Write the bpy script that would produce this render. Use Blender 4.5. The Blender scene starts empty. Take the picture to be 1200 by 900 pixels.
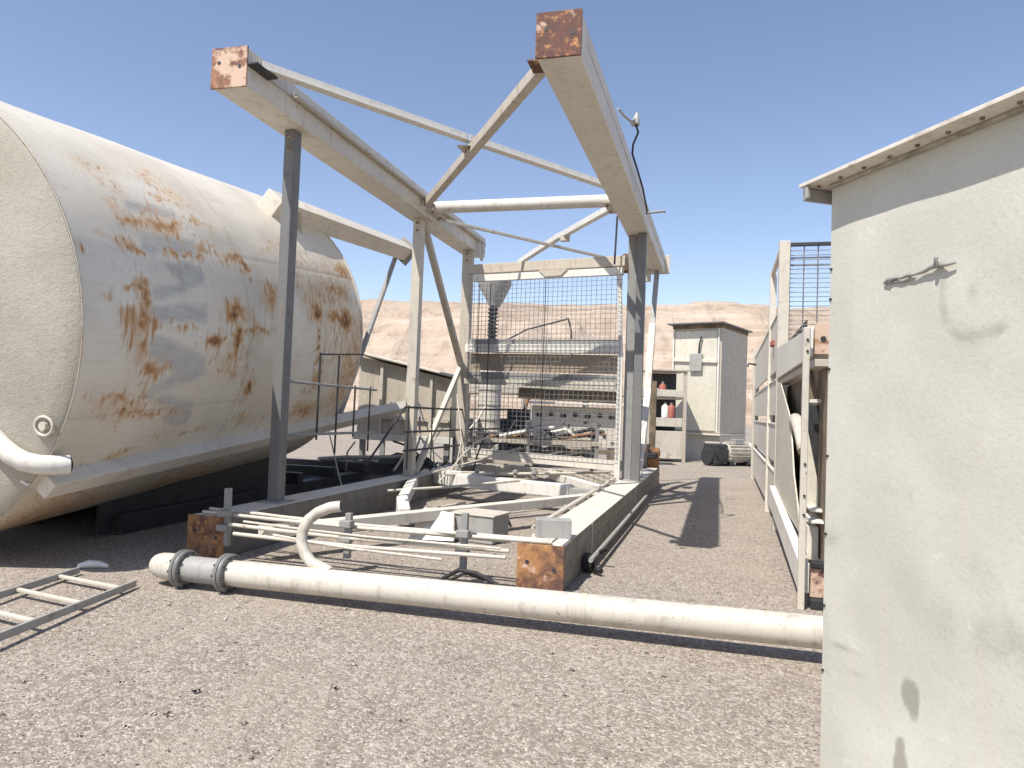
import bpy, math, random
import numpy as np
from mathutils import Vector, Matrix, noise as mnoise

random.seed(7)
rng = np.random.default_rng(7)
R = math.radians
SC = bpy.context.scene
COL = SC.collection

# ------------------------------------------------------------------ camera
cam = bpy.data.cameras.new("camera")
cam.sensor_width = 36.0
cam.lens = 36.0 * 840.75 / 1200.0
cam.clip_start = 0.05
cam.clip_end = 6000.0
camo = bpy.data.objects.new("camera", cam)
COL.objects.link(camo)
PITCH, ROLL = 0.0349, 0.0367
fwd = Vector((0, math.cos(PITCH), math.sin(PITCH)))
up0 = Vector((0, -math.sin(PITCH), math.cos(PITCH)))
rt0 = Vector((1, 0, 0))
rt = rt0 * math.cos(ROLL) + up0 * math.sin(ROLL)
up = up0 * math.cos(ROLL) - rt0 * math.sin(ROLL)
camo.matrix_world = Matrix(((rt.x, up.x, -fwd.x, 0), (rt.y, up.y, -fwd.y, 0), (rt.z, up.z, -fwd.z, 1.5), (0, 0, 0, 1)))
SC.camera = camo

# ------------------------------------------------------------------ light
SUN_TRAVEL = Vector((0.413, 0.509, -1.0)).normalized()
ELEV = math.asin(-SUN_TRAVEL.z)
AZ = math.atan2(-SUN_TRAVEL.x, -SUN_TRAVEL.y)
world = bpy.data.worlds.new("World")
SC.world = world
world.use_nodes = True
wn = world.node_tree
wn.nodes.clear()
wo = wn.nodes.new("ShaderNodeOutputWorld")
wb = wn.nodes.new("ShaderNodeBackground")
ws = wn.nodes.new("ShaderNodeTexSky")
ws.sky_type = 'NISHITA'
ws.sun_disc = False
ws.sun_elevation = ELEV
ws.sun_rotation = AZ
ws.altitude = 900.0
ws.air_density = 1.0
ws.dust_density = 0.7
ws.ozone_density = 1.6
wb.inputs[1].default_value = 0.145
wt = wn.nodes.new("ShaderNodeMix")          # camera white balance of the sky
wt.data_type = 'RGBA'
wt.blend_type = 'MULTIPLY'
wt.inputs[0].default_value = 1.0
wt.inputs[7].default_value = (1.12, 0.98, 0.94, 1)
wn.links.new(ws.outputs[0], wt.inputs[6])
wn.links.new(wt.outputs[2], wb.inputs[0])
wn.links.new(wb.outputs[0], wo.inputs[0])
sun = bpy.data.lights.new("sun", 'SUN')
sun.energy = 4.6
sun.angle = R(0.53)
sun.color = (1.0, 0.95, 0.87)
suno = bpy.data.objects.new("sun", sun)
suno.rotation_euler = SUN_TRAVEL.to_track_quat('-Z', 'Y').to_euler()
suno.location = (-20, -25, 50)
COL.objects.link(suno)
SC.view_settings.view_transform = 'Standard'
SC.view_settings.look = 'None'
SC.view_settings.gamma = 1.0
SC.view_settings.use_curve_mapping = False
SC.view_settings.exposure = 0.46
SC.cycles.use_denoising = True
SC.cycles.max_bounces = 6


# ------------------------------------------------------------------ material helpers
class NT:
    def __init__(s, name):
        s.m = bpy.data.materials.new(name)
        s.m.use_nodes = True
        s.t = s.m.node_tree
        s.t.nodes.clear()
        s.out = s.t.nodes.new("ShaderNodeOutputMaterial")
        s.b = s.t.nodes.new("ShaderNodeBsdfPrincipled")
        s.t.links.new(s.b.outputs[0], s.out.inputs[0])

    def n(s, kind, **kw):
        x = s.t.nodes.new(kind)
        for k, v in kw.items():
            setattr(x, k, v)
        return x

    def l(s, a, b):
        s.t.links.new(a, b)

    def val(s, sock, v):
        if hasattr(v, 'is_output'):
            s.l(v, sock)
        else:
            sock.default_value = v

    def coords(s, rand=True):
        tc = s.n("ShaderNodeTexCoord")
        if not rand:
            return tc.outputs['Object']
        oi = s.n("ShaderNodeObjectInfo")
        mu = s.math('MULTIPLY', oi.outputs['Random'], 57.0)
        va = s.n("ShaderNodeVectorMath", operation='ADD')
        s.l(tc.outputs['Object'], va.inputs[0])
        s.l(mu, va.inputs[1])
        return va.outputs[0]

    def scale(s, vec, sc):
        m = s.n("ShaderNodeMapping")
        s.l(vec, m.inputs[0])
        m.inputs['Scale'].default_value = sc
        return m.outputs[0]

    def noise(s, vec, sc, det=4.0, rough=0.55, dist=0.0):
        x = s.n("ShaderNodeTexNoise")
        s.l(vec, x.inputs['Vector'])
        x.inputs['Scale'].default_value = sc
        x.inputs['Detail'].default_value = det
        x.inputs['Roughness'].default_value = rough
        x.inputs['Distortion'].default_value = dist
        return x.outputs[0]

    def voro(s, vec, sc, feature='F1'):
        x = s.n("ShaderNodeTexVoronoi", feature=feature)
        s.l(vec, x.inputs['Vector'])
        x.inputs['Scale'].default_value = sc
        return x

    def math(s, op, a, b=None, clamp=False):
        x = s.n("ShaderNodeMath", operation=op, use_clamp=clamp)
        s.val(x.inputs[0], a)
        if b is not None:
            s.val(x.inputs[1], b)
        return x.outputs[0]

    def ramp(s, fac, lo, hi, a=0.0, b=1.0):
        x = s.n("ShaderNodeMapRange", interpolation_type='SMOOTHSTEP')
        s.val(x.inputs[0], fac)
        x.inputs[1].default_value = lo
        x.inputs[2].default_value = hi
        x.inputs[3].default_value = a
        x.inputs[4].default_value = b
        return x.outputs[0]

    def mix(s, fac, a, b, blend='MIX'):
        x = s.n("ShaderNodeMix", data_type='RGBA', blend_type=blend)
        s.val(x.inputs[0], fac)
        for sock, v in ((x.inputs[6], a), (x.inputs[7], b)):
            if hasattr(v, 'is_output'):
                s.l(v, sock)
            else:
                sock.default_value = (v[0], v[1], v[2], 1)
        return x.outputs[2]

    def bump(s, h, strength=0.3, dist=0.01):
        x = s.n("ShaderNodeBump")
        x.inputs['Strength'].default_value = strength
        x.inputs['Distance'].default_value = dist
        s.l(h, x.inputs['Height'])
        s.l(x.outputs[0], s.b.inputs['Normal'])

    def done(s, col, rough=0.6, metal=0.0):
        s.val(s.b.inputs['Base Color'], col if hasattr(col, 'is_output') else (*col, 1))
        s.val(s.b.inputs['Roughness'], rough)
        s.val(s.b.inputs['Metallic'], metal)
        return s.m


def paint(name, base, dirt=0.35, rust=0.3, rough=0.55, dusty=0.3):
    m = NT(name)
    v = m.coords()
    n1 = m.noise(v, 0.9, 5)
    n2 = m.noise(v, 7.0, 6, 0.65)
    n3 = m.noise(v, 38.0, 4, 0.6)
    vs = m.scale(v, (6.0, 6.0, 0.7))
    n4 = m.noise(vs, 2.2, 5, 0.6)
    dark = tuple(c * 0.62 * k for c, k in zip(base, (1.0, 0.97, 0.92)))
    lite = tuple(min(0.86, c * 1.12) for c in base)
    c = m.mix(m.ramp(n1, .3, .7), base, lite)
    c = m.mix(m.math('MULTIPLY', m.ramp(n4, .52, .75), dirt), c, dark)
    c = m.mix(m.math('MULTIPLY', m.ramp(n2, .5, .75), dirt), c, dark)
    c = m.mix(m.math('MULTIPLY', m.ramp(n3, .55, .8), dusty), c, (0.44, 0.36, 0.28))
    n5 = m.noise(v, 15.0, 4, .7)
    c = m.mix(m.math('MULTIPLY', m.ramp(n5, .635, .69), min(1, rust * 2.2)), c, (0.20, 0.10, 0.055))
    vr = m.scale(v, (22.0, 22.0, 1.1))
    n6 = m.noise(vr, 1.0, 3, .5)
    c = m.mix(m.math('MULTIPLY', m.math('MULTIPLY', m.ramp(n6, .56, .72), m.ramp(n1, .42, .62)), min(1, rust * 1.4)), c, (0.36, 0.225, 0.125))
    rm = m.math('MULTIPLY', m.ramp(m.math('ADD', m.math('MULTIPLY', n2, .6), m.math('MULTIPLY', n1, .4)), .60 - .06 * rust, .66), rust)
    c = m.mix(rm, c, m.mix(m.ramp(n3, .4, .6), (0.26, 0.115, 0.045), (0.11, 0.05, 0.03)))
    m.bump(m.math('ADD', m.math('MULTIPLY', n2, .6), n3), 0.25, 0.004)
    return m.done(c, m.ramp(n2, .3, .8, rough - .1, min(1, rough + .2)))


def rustplate(name, pale=0.35, tone=(0.36, 0.15, 0.055)):
    m = NT(name)
    v = m.coords()
    n1 = m.noise(v, 5.0, 6, .65, .6)
    n2 = m.noise(v, 16.0, 6, .7)
    n3 = m.noise(v, 60.0, 3)
    c = m.mix(m.ramp(n1, .38, .62), tone, (0.11, 0.055, 0.045))
    c = m.mix(m.ramp(n2, .5, .7), c, (0.50, 0.25, 0.10))
    n5 = m.noise(m.scale(v, (1, 1, 1.2)), 4.3, 5, .6)
    c = m.mix(m.ramp(n5, .62 - pale * .35, .70 - pale * .3), c, (0.55, 0.40, 0.30))
    m.bump(m.math('ADD', n2, m.math('MULTIPLY', n3, .5)), .5, .006)
    return m.done(c, .85)


def plain(name, col, rough=.6, metal=0.0, var=.25, sc=9.0):
    m = NT(name)
    v = m.coords()
    n = m.noise(v, sc, 5, .6)
    c = m.mix(m.ramp(n, .3, .72), tuple(x * (1 - var) for x in col), tuple(min(.9, x * (1 + var)) for x in col))
    m.bump(n, .2, .004)
    return m.done(c, rough, metal)


M = {}
M['cream'] = paint('cream_paint', (0.52, 0.48, 0.405), .55, .4)
M['cream_clean'] = paint('pale_cream_paint', (0.60, 0.56, 0.485), .45, .2)
M['beige'] = paint('beige_paint', (0.46, 0.41, 0.335), .55, .35)
M['white'] = paint('white_paint', (0.66, 0.635, 0.575), .45, .2)
M['grey'] = paint('grey_paint', (0.31, 0.305, 0.285), .5, .25)
M['steel'] = paint('dull_steel', (0.25, 0.25, 0.24), .5, .25, .5)
M['tan'] = paint('dusty_tan_sheet', (0.34, 0.275, 0.20), .6, .45)
M['post'] = paint('dark_grey_steel', (0.155, 0.155, 0.15), .4, .25, .5, .15)
M['eave'] = plain('weathered_flashing', (0.34, 0.315, 0.265), .75, 0, .35, 14)
M['olive'] = paint('olive_cream_paint', (0.55, 0.52, 0.425), .45, .15)
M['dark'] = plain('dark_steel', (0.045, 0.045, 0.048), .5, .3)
M['black'] = plain('black_rubber', (0.02, 0.02, 0.022), .7)
M['wire'] = plain('galvanised_wire', (0.25, 0.25, 0.255), .5, .3)
M['brown'] = plain('brown_rusted_sheet', (0.17, 0.13, 0.085), .8, 0, .4, 4)
M['pipe'] = paint('dusty_white_pipe_paint', (0.52, 0.485, 0.415), .85, .25, .5, .55)
M['chord_shade'] = paint('shade_dark_chord_paint', (0.15, 0.143, 0.128), .5, .35)  # lower chord colour, darkened to carry the shade on its sides
M['rust'] = rustplate('orange_rust', .0, (0.37, 0.185, 0.075))
M['rustpale'] = rustplate('pale_rust', .58, (0.30, 0.15, 0.09))
M['rustdark'] = rustplate('purple_brown_rust', .12, (0.14, 0.065, 0.05))
M['red'] = plain('faded_red', (0.34, 0.10, 0.07), .6)
M['hillbox'] = plain('warm_grey', (0.30, 0.27, 0.24), .8)  # even warm grey, not used by any object

# ------------------------------------------------------------------ mesh helpers
def V3(p):
    return Vector(p)


class MB:
    def __init__(s):
        s.v, s.f, s.sm, s.pc = [], [], [], []

    def add(s, verts, faces, smooth=False):
        o = len(s.v)
        s.pc.append((o, o + len(verts), len(s.f), len(s.f) + len(faces)))
        s.v += [tuple(p) for p in verts]
        s.f += [tuple(i + o for i in f) for f in faces]
        s.sm += [smooth] * len(faces)
        return s

    def hexa(s, p):     # 8 corners, bottom ring 0-3, top ring 4-7
        return s.add(p, [(3, 2, 1, 0), (4, 5, 6, 7), (0, 1, 5, 4), (1, 2, 6, 5), (2, 3, 7, 6), (3, 0, 4, 7)])

    def box(s, c, size, ax=None):
        c = V3(c)
        X, Y, Z = ax if ax else (Vector((1, 0, 0)), Vector((0, 1, 0)), Vector((0, 0, 1)))
        a, b, d = X * size[0] / 2, Y * size[1] / 2, Z * size[2] / 2
        return s.hexa([c - a - b - d, c + a - b - d, c + a + b - d, c - a + b - d, c - a - b + d, c + a - b + d, c + a + b + d, c - a + b + d])

    def bar(s, p, q, w, h, ref=(0, 0, 1)):   # w across, h along ref
        p, q = V3(p), V3(q)
        d = (q - p).normalized()
        ref = V3(ref)
        if abs(d.dot(ref.normalized())) > .97:
            ref = Vector((0.2597, 0.9657, 0))
        X = d.cross(ref).normalized() * w / 2
        Z = X.cross(d).normalized() * h / 2
        return s.hexa([p - X - Z, p + X - Z, p + X + Z, p - X + Z, q - X - Z, q + X - Z, q + X + Z, q - X + Z])

    def angle(s, p, q, w, t, ref=(0, 0, 1), flip=1):   # L section
        p, q = V3(p), V3(q)
        d = (q - p).normalized()
        ref = V3(ref)
        if abs(d.dot(ref.normalized())) > .97:
            ref = Vector((0.2597, 0.9657, 0))
        X = d.cross(ref).normalized() * flip
        Z = X.cross(d).normalized() * flip
        s.bar(p + X * (w / 2), q + X * (w / 2), w, t, Z)
        s.bar(p + Z * (w / 2 + t / 2 + .0005) + X * t / 2, q + Z * (w / 2 + t / 2 + .0005) + X * t / 2, t, w, Z)
        return s

    def tube(s, pts, r, n=14, cap=True):
        pts = [V3(p) for p in pts]
        rs = r if isinstance(r, (list, tuple)) else [r] * len(pts)
        rings = []
        ref = None
        for i, p in enumerate(pts):
            a = pts[max(i - 1, 0)]
            b = pts[min(i + 1, len(pts) - 1)]
            d = (b - a).normalized()
            if ref is None:
                ref = Vector((0, 0, 1)) if abs(d.z) < .9 else Vector((1, 0, 0))
            X = d.cross(ref).normalized()
            Y = X.cross(d).normalized()
            ref = Y
            rings.append([p + (X * math.cos(2 * math.pi * k / n) + Y * math.sin(2 * math.pi * k / n)) * rs[i] for k in range(n)])
        vs = [v for rg in rings for v in rg]
        fs = []
        for i in range(len(pts) - 1):
            for k in range(n):
                fs.append((i * n + k, i * n + (k + 1) % n, (i + 1) * n + (k + 1) % n, (i + 1) * n + k))
        s.add(vs, fs, True)
        if cap:
            s.add(rings[0], [tuple(range(n))[::-1]])
            s.add(rings[-1], [tuple(range(n))])
        return s

    def prism(s, ring, ext):      # closed polygon extruded by ext
        n = len(ring)
        ring = [V3(p) for p in ring]
        e = V3(ext)
        fs = [tuple(range(n))[::-1], tuple(range(n, 2 * n))]
        fs += [(i, (i + 1) % n, n + (i + 1) % n, n + i) for i in range(n)]
        return s.add(ring + [p + e for p in ring], fs)

    def split(s):
        """one MB per separate piece: shapes whose bounds touch stay together"""
        n = len(s.pc)
        if n < 2:
            return [s]
        A = np.array(s.v, dtype=float)
        lo = np.array([A[a:b].min(0) for a, b, c, d in s.pc]) - .003
        hi = np.array([A[a:b].max(0) for a, b, c, d in s.pc]) + .003
        par = list(range(n))
        def root(i):
            while par[i] != i:
                i = par[i]
            return i
        for i in range(n):
            for j in range(i):
                if (lo[i] <= hi[j]).all() and (lo[j] <= hi[i]).all():
                    par[root(i)] = root(j)
        out = {}
        for i, (a, b, c, d) in enumerate(s.pc):
            m = out.setdefault(root(i), MB())
            m.add(s.v[a:b], [tuple(k - a for k in f) for f in s.f[c:d]], s.sm[c])
        return list(out.values())

    def build(s, name, mat, parent=None, bevel=0.0, base=None, whole=False):
        if not whole and name not in ('wire_mesh', 'wire_guard', 'edge_crust', 'groove', 'chute_lip'):
            ps = s.split()
            if len(ps) > 1:
                os_ = [p.build(name, mat, parent, bevel, base, True) for p in ps]
                return os_[0]
        me = bpy.data.meshes.new(name)
        off = parent.matrix_world.translation if False else None
        o = bpy.data.objects.new(name, me)
        COL.objects.link(o)
        b = Vector((0, 0, 0))
        if parent is not None:
            o.parent = parent
            b = wloc(parent)
            o['_w'] = tuple(b)
        elif base is not None:
            b = V3(base)
            o.location = b
            o['_w'] = tuple(b)
        me.from_pydata([tuple(V3(p) - b) for p in s.v], [], s.f)
        import bmesh
        bm = bmesh.new()
        bm.from_mesh(me)
        bmesh.ops.recalc_face_normals(bm, faces=bm.faces)
        bm.to_mesh(me)
        bm.free()
        me.polygons.foreach_set('use_smooth', s.sm)
        me.materials.append(mat)
        me.update()
        if bevel:
            md = o.modifiers.new('bevel', 'BEVEL')
            md.width = bevel
            md.segments = 2
            md.limit_method = 'ANGLE'
            md.angle_limit = R(50)
        return o


def wloc(o):
    return Vector(o['_w'])


def thing(name, label, cat, loc=(0, 0, 0), group=None):
    o = bpy.data.objects.new(name, None)
    o.empty_display_size = .2
    COL.objects.link(o)
    o.location = loc
    o['_w'] = tuple(loc)
    return tag(o, label, cat, group)


def tag(o, label, cat, group=None):
    o['label'] = label
    o['category'] = cat
    if group:
        o['group'] = group
    return o


def kind(o, k):
    o['kind'] = k
    return o


def lerp(a, b, t):
    return V3(a) * (1 - t) + V3(b) * t


def arc(c, r, a0, a1, X, Y, n=10):
    return [V3(c) + V3(X) * (r * math.cos(a0 + (a1 - a0) * i / n)) + V3(Y) * (r * math.sin(a0 + (a1 - a0) * i / n)) for i in range(n + 1)]


def wire_grid(mb, p00, p10, p01, p11, nu, nv, r, sag=0.0):
    """woven wire between four corners: nu wires across, nv wires up"""
    def pt(u, v):
        a = lerp(p00, p10, u)
        b = lerp(p01, p11, u)
        return lerp(a, b, v)
    nrm = (V3(p10) - V3(p00)).cross(V3(p01) - V3(p00)).normalized()
    for i in range(nu + 1):
        u = i / nu
        mb.bar(pt(u, 0), pt(u, 1), 2 * r, 2 * r, nrm)
    for j in range(nv + 1):
        v = j / nv
        mb.bar(pt(0, v) + nrm * 2.1 * r, pt(1, v) + nrm * 2.1 * r, 2 * r, 2 * r, nrm)
    return mb


# ------------------------------------------------------------------ the setting
def ground_material():
    m = NT('gravel_ground')
    tc = m.n("ShaderNodeTexCoord")
    v = tc.outputs['Object']
    n0 = m.noise(v, .18, 4)
    n1 = m.noise(v, 1.3, 5, .6)
    n2 = m.noise(v, 14.0, 5, .65)
    vo = m.voro(v, 88.0)
    vb = m.voro(v, 40.0)
    cellv = m.n("ShaderNodeSeparateColor")
    m.l(vo.outputs['Color'], cellv.inputs[0])
    cellb = m.n("ShaderNodeSeparateColor")
    m.l(vb.outputs['Color'], cellb.inputs[0])
    c = m.mix(m.ramp(n1, .3, .7), (0.232, 0.197, 0.155), (0.300, 0.258, 0.207))
    c = m.mix(m.math('MULTIPLY', m.ramp(n0, .45, .7), .5), c, (0.34, 0.28, 0.225))
    c = m.mix(m.ramp(cellv.outputs[0], .55, .95, 0, .85), c, (0.53, 0.47, 0.395))
    c = m.mix(m.ramp(cellv.outputs[1], .55, .95, 0, .62), c, (0.155, 0.125, 0.10))
    c = m.mix(m.ramp(cellb.outputs[2], .65, .95, 0, .55), c, (0.45, 0.39, 0.34))
    c = m.mix(m.ramp(cellb.outputs[1], .75, .98, 0, .7), c, (0.19, 0.145, 0.12))
    c = m.mix(m.ramp(n2, .52, .78, 0, .45), c, (0.18, 0.14, 0.12))
    nr = m.noise(m.scale(v, (1.3, .28, 1)), 1.1, 4, .6, .8)
    c = m.mix(m.ramp(nr, .52, .70, 0, .55), c, (0.345, 0.295, 0.235))
    no = m.noise(v, .8, 3, .6, .4)
    c = m.mix(m.ramp(no, .64, .72, 0, .35), c, (0.15, 0.12, 0.10))
    h = m.math('SUBTRACT', m.math('MULTIPLY', n2, .8), m.math('MULTIPLY', vo.outputs['Distance'], .7))
    h = m.math('SUBTRACT', h, m.math('MULTIPLY', vb.outputs['Distance'], .5))
    m.bump(h, .7, .012)
    return m.done(c, .95)


mb = MB()
xs = sorted(set([-3000, -1500, -700, -300, -120, -60] + list(range(-40, 41, 2)) + [60, 120, 300, 700, 1500, 3000]))
ys = sorted(set([-3000, -1000, -300, -80, -30] + list(range(-10, 61, 2)) + [80, 120, 200, 400, 900, 1800, 3000]))
vs = [(x, y, 0) for y in ys for x in xs]
nx = len(xs)
mb.add(vs, [(j * nx + i, j * nx + i + 1, (j + 1) * nx + i + 1, (j + 1) * nx + i) for j in range(len(ys) - 1) for i in range(nx - 1)])
ground = kind(mb.build('ground', ground_material()), 'structure')

# far desert escarpment
def hill_material():
    m = NT('desert_hill')
    tc = m.n("ShaderNodeTexCoord")
    v = tc.outputs['Object']
    a = m.noise(m.scale(v, (.012, .03, .22)), 1.0, 6, .6)
    b = m.noise(v, .25, 6, .7)
    d = m.noise(v, .05, 4, .5)
    c = m.mix(m.ramp(a, .35, .65), (0.36, 0.275, 0.20), (0.48, 0.385, 0.295))
    c = m.mix(m.ramp(b, .45, .7, 0, .7), c, (0.27, 0.20, 0.15))
    c = m.mix(m.ramp(d, .5, .7, 0, .5), c, (0.50, 0.40, 0.32))
    g = m.noise(m.scale(v, (.11, .02, .05)), 1.0, 7, .7, 1.0)
    c = m.mix(m.ramp(g, .5, .62, 0, .6), c, (0.27, 0.195, 0.145))
    st = m.noise(m.scale(v, (.02, .02, .55)), 1.0, 4, .6)
    c = m.mix(m.ramp(st, .5, .62, 0, .5), c, (0.56, 0.475, 0.39))
    m.bump(b, 1.0, 1.5)
    return m.done(c, 1.0)


mb = MB()
hx = [-1400 + i * 10 for i in range(281)]
hx = [x for x in hx if abs(x) > 160] + [-160 + i * 2.0 for i in range(161)]
hx = sorted(set(hx))
hyv = [105 + i * 3 for i in range(34)] + [220, 260, 320, 420, 600]
def hill_z(x, y):
    ridge = 27.4 + 1.6 * math.tanh((x - 20) / 60.0)
    ridge += 1.3 * mnoise.noise((x * .045, 3.1, 0)) + .5 * mnoise.noise((x * .2, 7.7, 0))
    edge = 168 + 10 * mnoise.noise((x * .03, .5, 0))
    foot = 118 + 8 * mnoise.noise((x * .025, 9.5, 0))
    t = (y - foot) / (edge - foot)
    if t <= 0:
        return -.3
    t = min(t, 1)
    g = (1 - t) * t * 4 * 4.5 * mnoise.fractal((x * .09, y * .05, .3), .8, 2.0, 6)
    s = t * .65 + .35 * t * t * (3 - 2 * t)
    return ridge * s + g + (.4 * mnoise.noise((x * .1, y * .1, 0)) if t == 1 else 0) - .3
vs = [(x, y, hill_z(x, y)) for y in hyv for x in hx]
nx = len(hx)
mb.add(vs, [(j * nx + i, j * nx + i + 1, (j + 1) * nx + i + 1, (j + 1) * nx + i) for j in range(len(hyv) - 1) for i in range(nx - 1)], True)
hills = kind(mb.build('hills', hill_material()), 'structure')

# loose stones on the gravel
def stones(name, n, smin, smax, region, mat):
    base = []
    ph = (1 + 5 ** .5) / 2
    for a in (-1, 1):
        for b in (-ph, ph):
            base += [(0, a, b), (a, b, 0), (b, 0, a)]
    base = np.array(base) / math.hypot(1, ph)
    import itertools
    tri = []
    for i, j, k in itertools.combinations(range(12), 3):
        p = base[[i, j, k]]
        if all(np.linalg.norm(p[x] - p[y]) < 1.06 for x, y in ((0, 1), (1, 2), (0, 2))):
            tri.append((i, j, k))
    tri = np.array(tri)
    x0, x1, y0, y1 = region
    V, F = [], []
    for q in range(n):
        t = rng.random() ** 1.6
        y = y0 + (y1 - y0) * t
        x = rng.uniform(x0, x1) * (.45 + .55 * (y - y0) / (y1 - y0))
        s = smin + (smax - smin) * rng.random() ** 4
        sc = rng.uniform(.6, 1.25, 3) * s
        sc[2] *= .65
        p = base * (1 + rng.normal(size=(12, 1)) * .13) * sc
        an = rng.uniform(0, 6.28)
        c_, s_ = math.cos(an), math.sin(an)
        p = np.stack([p[:, 0] * c_ - p[:, 1] * s_ + x, p[:, 0] * s_ + p[:, 1] * c_ + y, p[:, 2] + s * .12], 1)
        V.append(p)
        F.append(tri + 12 * q)
    me = bpy.data.meshes.new(name)
    me.from_pydata(np.concatenate(V).tolist(), [], np.concatenate(F).tolist())
    col = me.attributes.new('tone', 'FLOAT', 'POINT')
    col.data.foreach_set('value', np.repeat(rng.random(n), 12).astype(np.float32))
    me.polygons.foreach_set('use_smooth', [True] * len(me.polygons))
    me.materials.append(mat)
    o = bpy.data.objects.new(name, me)
    COL.objects.link(o)
    return o


ms = NT('loose_stone')
at = ms.n("ShaderNodeAttribute", attribute_name='tone')
cr = ms.n("ShaderNodeValToRGB")
els = cr.color_ramp.elements
els[0].position, els[0].color = 0, (0.22, 0.185, 0.155, 1)
els[1].position, els[1].color = 1, (0.52, 0.47, 0.42, 1)
e2 = els.new(.3); e2.color = (0.29, 0.245, 0.21, 1)
e3 = els.new(.75); e3.color = (0.37, 0.32, 0.275, 1)
ms.l(at.outputs['Fac'], cr.inputs[0])
pm = ms.done(cr.outputs[0], .95)
chips = tag(kind(stones('stone_chips', 260, .010, .028, (-5.5, 3.0, 2.4, 11), pm), 'stuff'),
            'scattered larger pale and grey stones on the gravel', 'stones')
pebbles = tag(kind(stones('gravel_stones', 26000, .003, .0095, (-5.5, 5.5, 1.9, 10), pm), 'stuff'),
              'small loose grey and pinkish stones strewn over the gravel yard', 'gravel')

# ------------------------------------------------------------------ the big lattice frame
DD = Vector((math.sin(.2627), math.cos(.2627), 0))
WW = Vector((-math.cos(.2627), math.sin(.2627), 0))
ZZ = Vector((0, 0, 1))
FO = Vector((.4715, 5.931, 0))
FW, FH, CB = 3.615, 4.881, .38

def F(l, w, z):      # frame space: along, across (0 at the right side), up; the right side splays out slightly
    return FO + DD * l + WW * (w - .21 * l / 9.7 * (1 - w / FW)) + ZZ * z

frame = thing('lattice_frame', 'large cream steel box frame lying open-ended with rusty beam ends and mesh panel', 'steel frame', tuple(FO))
wl, wr, zb, zt = FW - CB / 2, CB / 2, CB / 2, FH - CB / 2

def chord(w, z, l1, mat, plate, lit_top=False):
    mb = MB()
    a, b = F(0.012, w, z), F(l1, w, z)
    mb.bar(a, b, CB, CB)
    # lips that make the box read as two channels welded toe to toe
    c = mb.build('chord', mat, frame, .012)
    sm = MB()
    for dz in (-1, 1):
        for dw in (-1, 1):
            pass
    for dw in (-1, 1):
        off = WW * (dw * (CB / 2 + .004))
        sm.bar(a + off + ZZ * .03 + DD * .25, b + off + ZZ * .03, .008, .022)
    sm.build('seam', M['beige'] if not lit_top else M['chord_shade'], c, 0)
    if lit_top:  # long plates added to keep the top sunlit-pale over the shade-darkened sides
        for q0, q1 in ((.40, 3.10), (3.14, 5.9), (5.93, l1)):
            MB().bar(F(q0, w, CB + .005), F(q1, w, CB + .005), CB - .004, .009).build('lit_top_plate', M['cream_clean'], c, .002)
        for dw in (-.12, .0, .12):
            MB().bar(F(.02, w + dw, CB + .004), F(.36, w + dw, CB + .004), .095, .007).build('lit_top_plate', M['cream_clean'], c, .002)
    e = MB()
    ctr = F(0, w, z)
    e.bar(ctr - DD * .014, ctr + DD * .010, CB + .016, CB + .016)
    ep = e.build('end_plate', M[plate], c, .003)
    h = MB()
    for dx, dz in ((.11, .05), (-.12, .0)):
        p = ctr - DD * .014 + WW * dx + ZZ * dz
        h.tube([p - DD * .004, p + DD * .008], .018, 10)
    h.build('bolt_hole', M['dark'], ep)
    return c

chord(wl, zb, 7.9, M['chord_shade'], 'rust', True)
chord(wr, zb, 9.8, M['chord_shade'], 'rust', True)
chord(wl, zt, 7.75, M['cream_clean'], 'rustpale')
chord(wr, zt, 9.6, M['cream_clean'], 'rustdark')

def part(name, mb, mat='cream', bevel=.006, parent=None):
    return mb.build(name, M[mat], parent or frame, bevel)

# posts
part('post', MB().bar(F(1.13, wl, CB), F(1.13, wl, FH - CB), .155, .12, WW), 'post')
part('post', MB().bar(F(4.8, wl, CB), F(4.8, wl, FH - CB), .15, .15, WW), 'cream')
part('post', MB().bar(F(7.1, wl - .06, CB), F(7.1, wl - .06, FH - CB), .19, .15, DD), 'beige')
part('post', MB().bar(F(6.15, .11, CB), F(6.15, .11, FH - CB), .14, .16, DD), 'post')
part('post', MB().bar(F(6.3, .27, CB), F(6.3, .27, FH - CB), .15, .12, DD), 'steel')
mb = MB().bar(F(6.12, .40, CB), F(6.12, .40, 2.5), .09, .05, DD)
mb.bar(F(6.12, .40, 2.5), F(6.12, .46, 3.85), .07, .05, DD)
part('guard_edge', mb, 'white')
# left side K bracing
part('side_brace', MB().bar(F(4.95, wl, FH - CB), F(6.98, wl - .03, 2.32), .10, .10, WW), 'beige')
part('side_brace', MB().bar(F(6.98, wl - .03, 2.26), F(5.05, wl, CB + .02), .08, .08, WW), 'cream')
mb = MB().bar(F(4.82, wl - .14, FH - CB - .02), F(4.82, wl - .14, FH - .02), .34, .02, WW)
part('gusset', mb, 'beige', .002)
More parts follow.
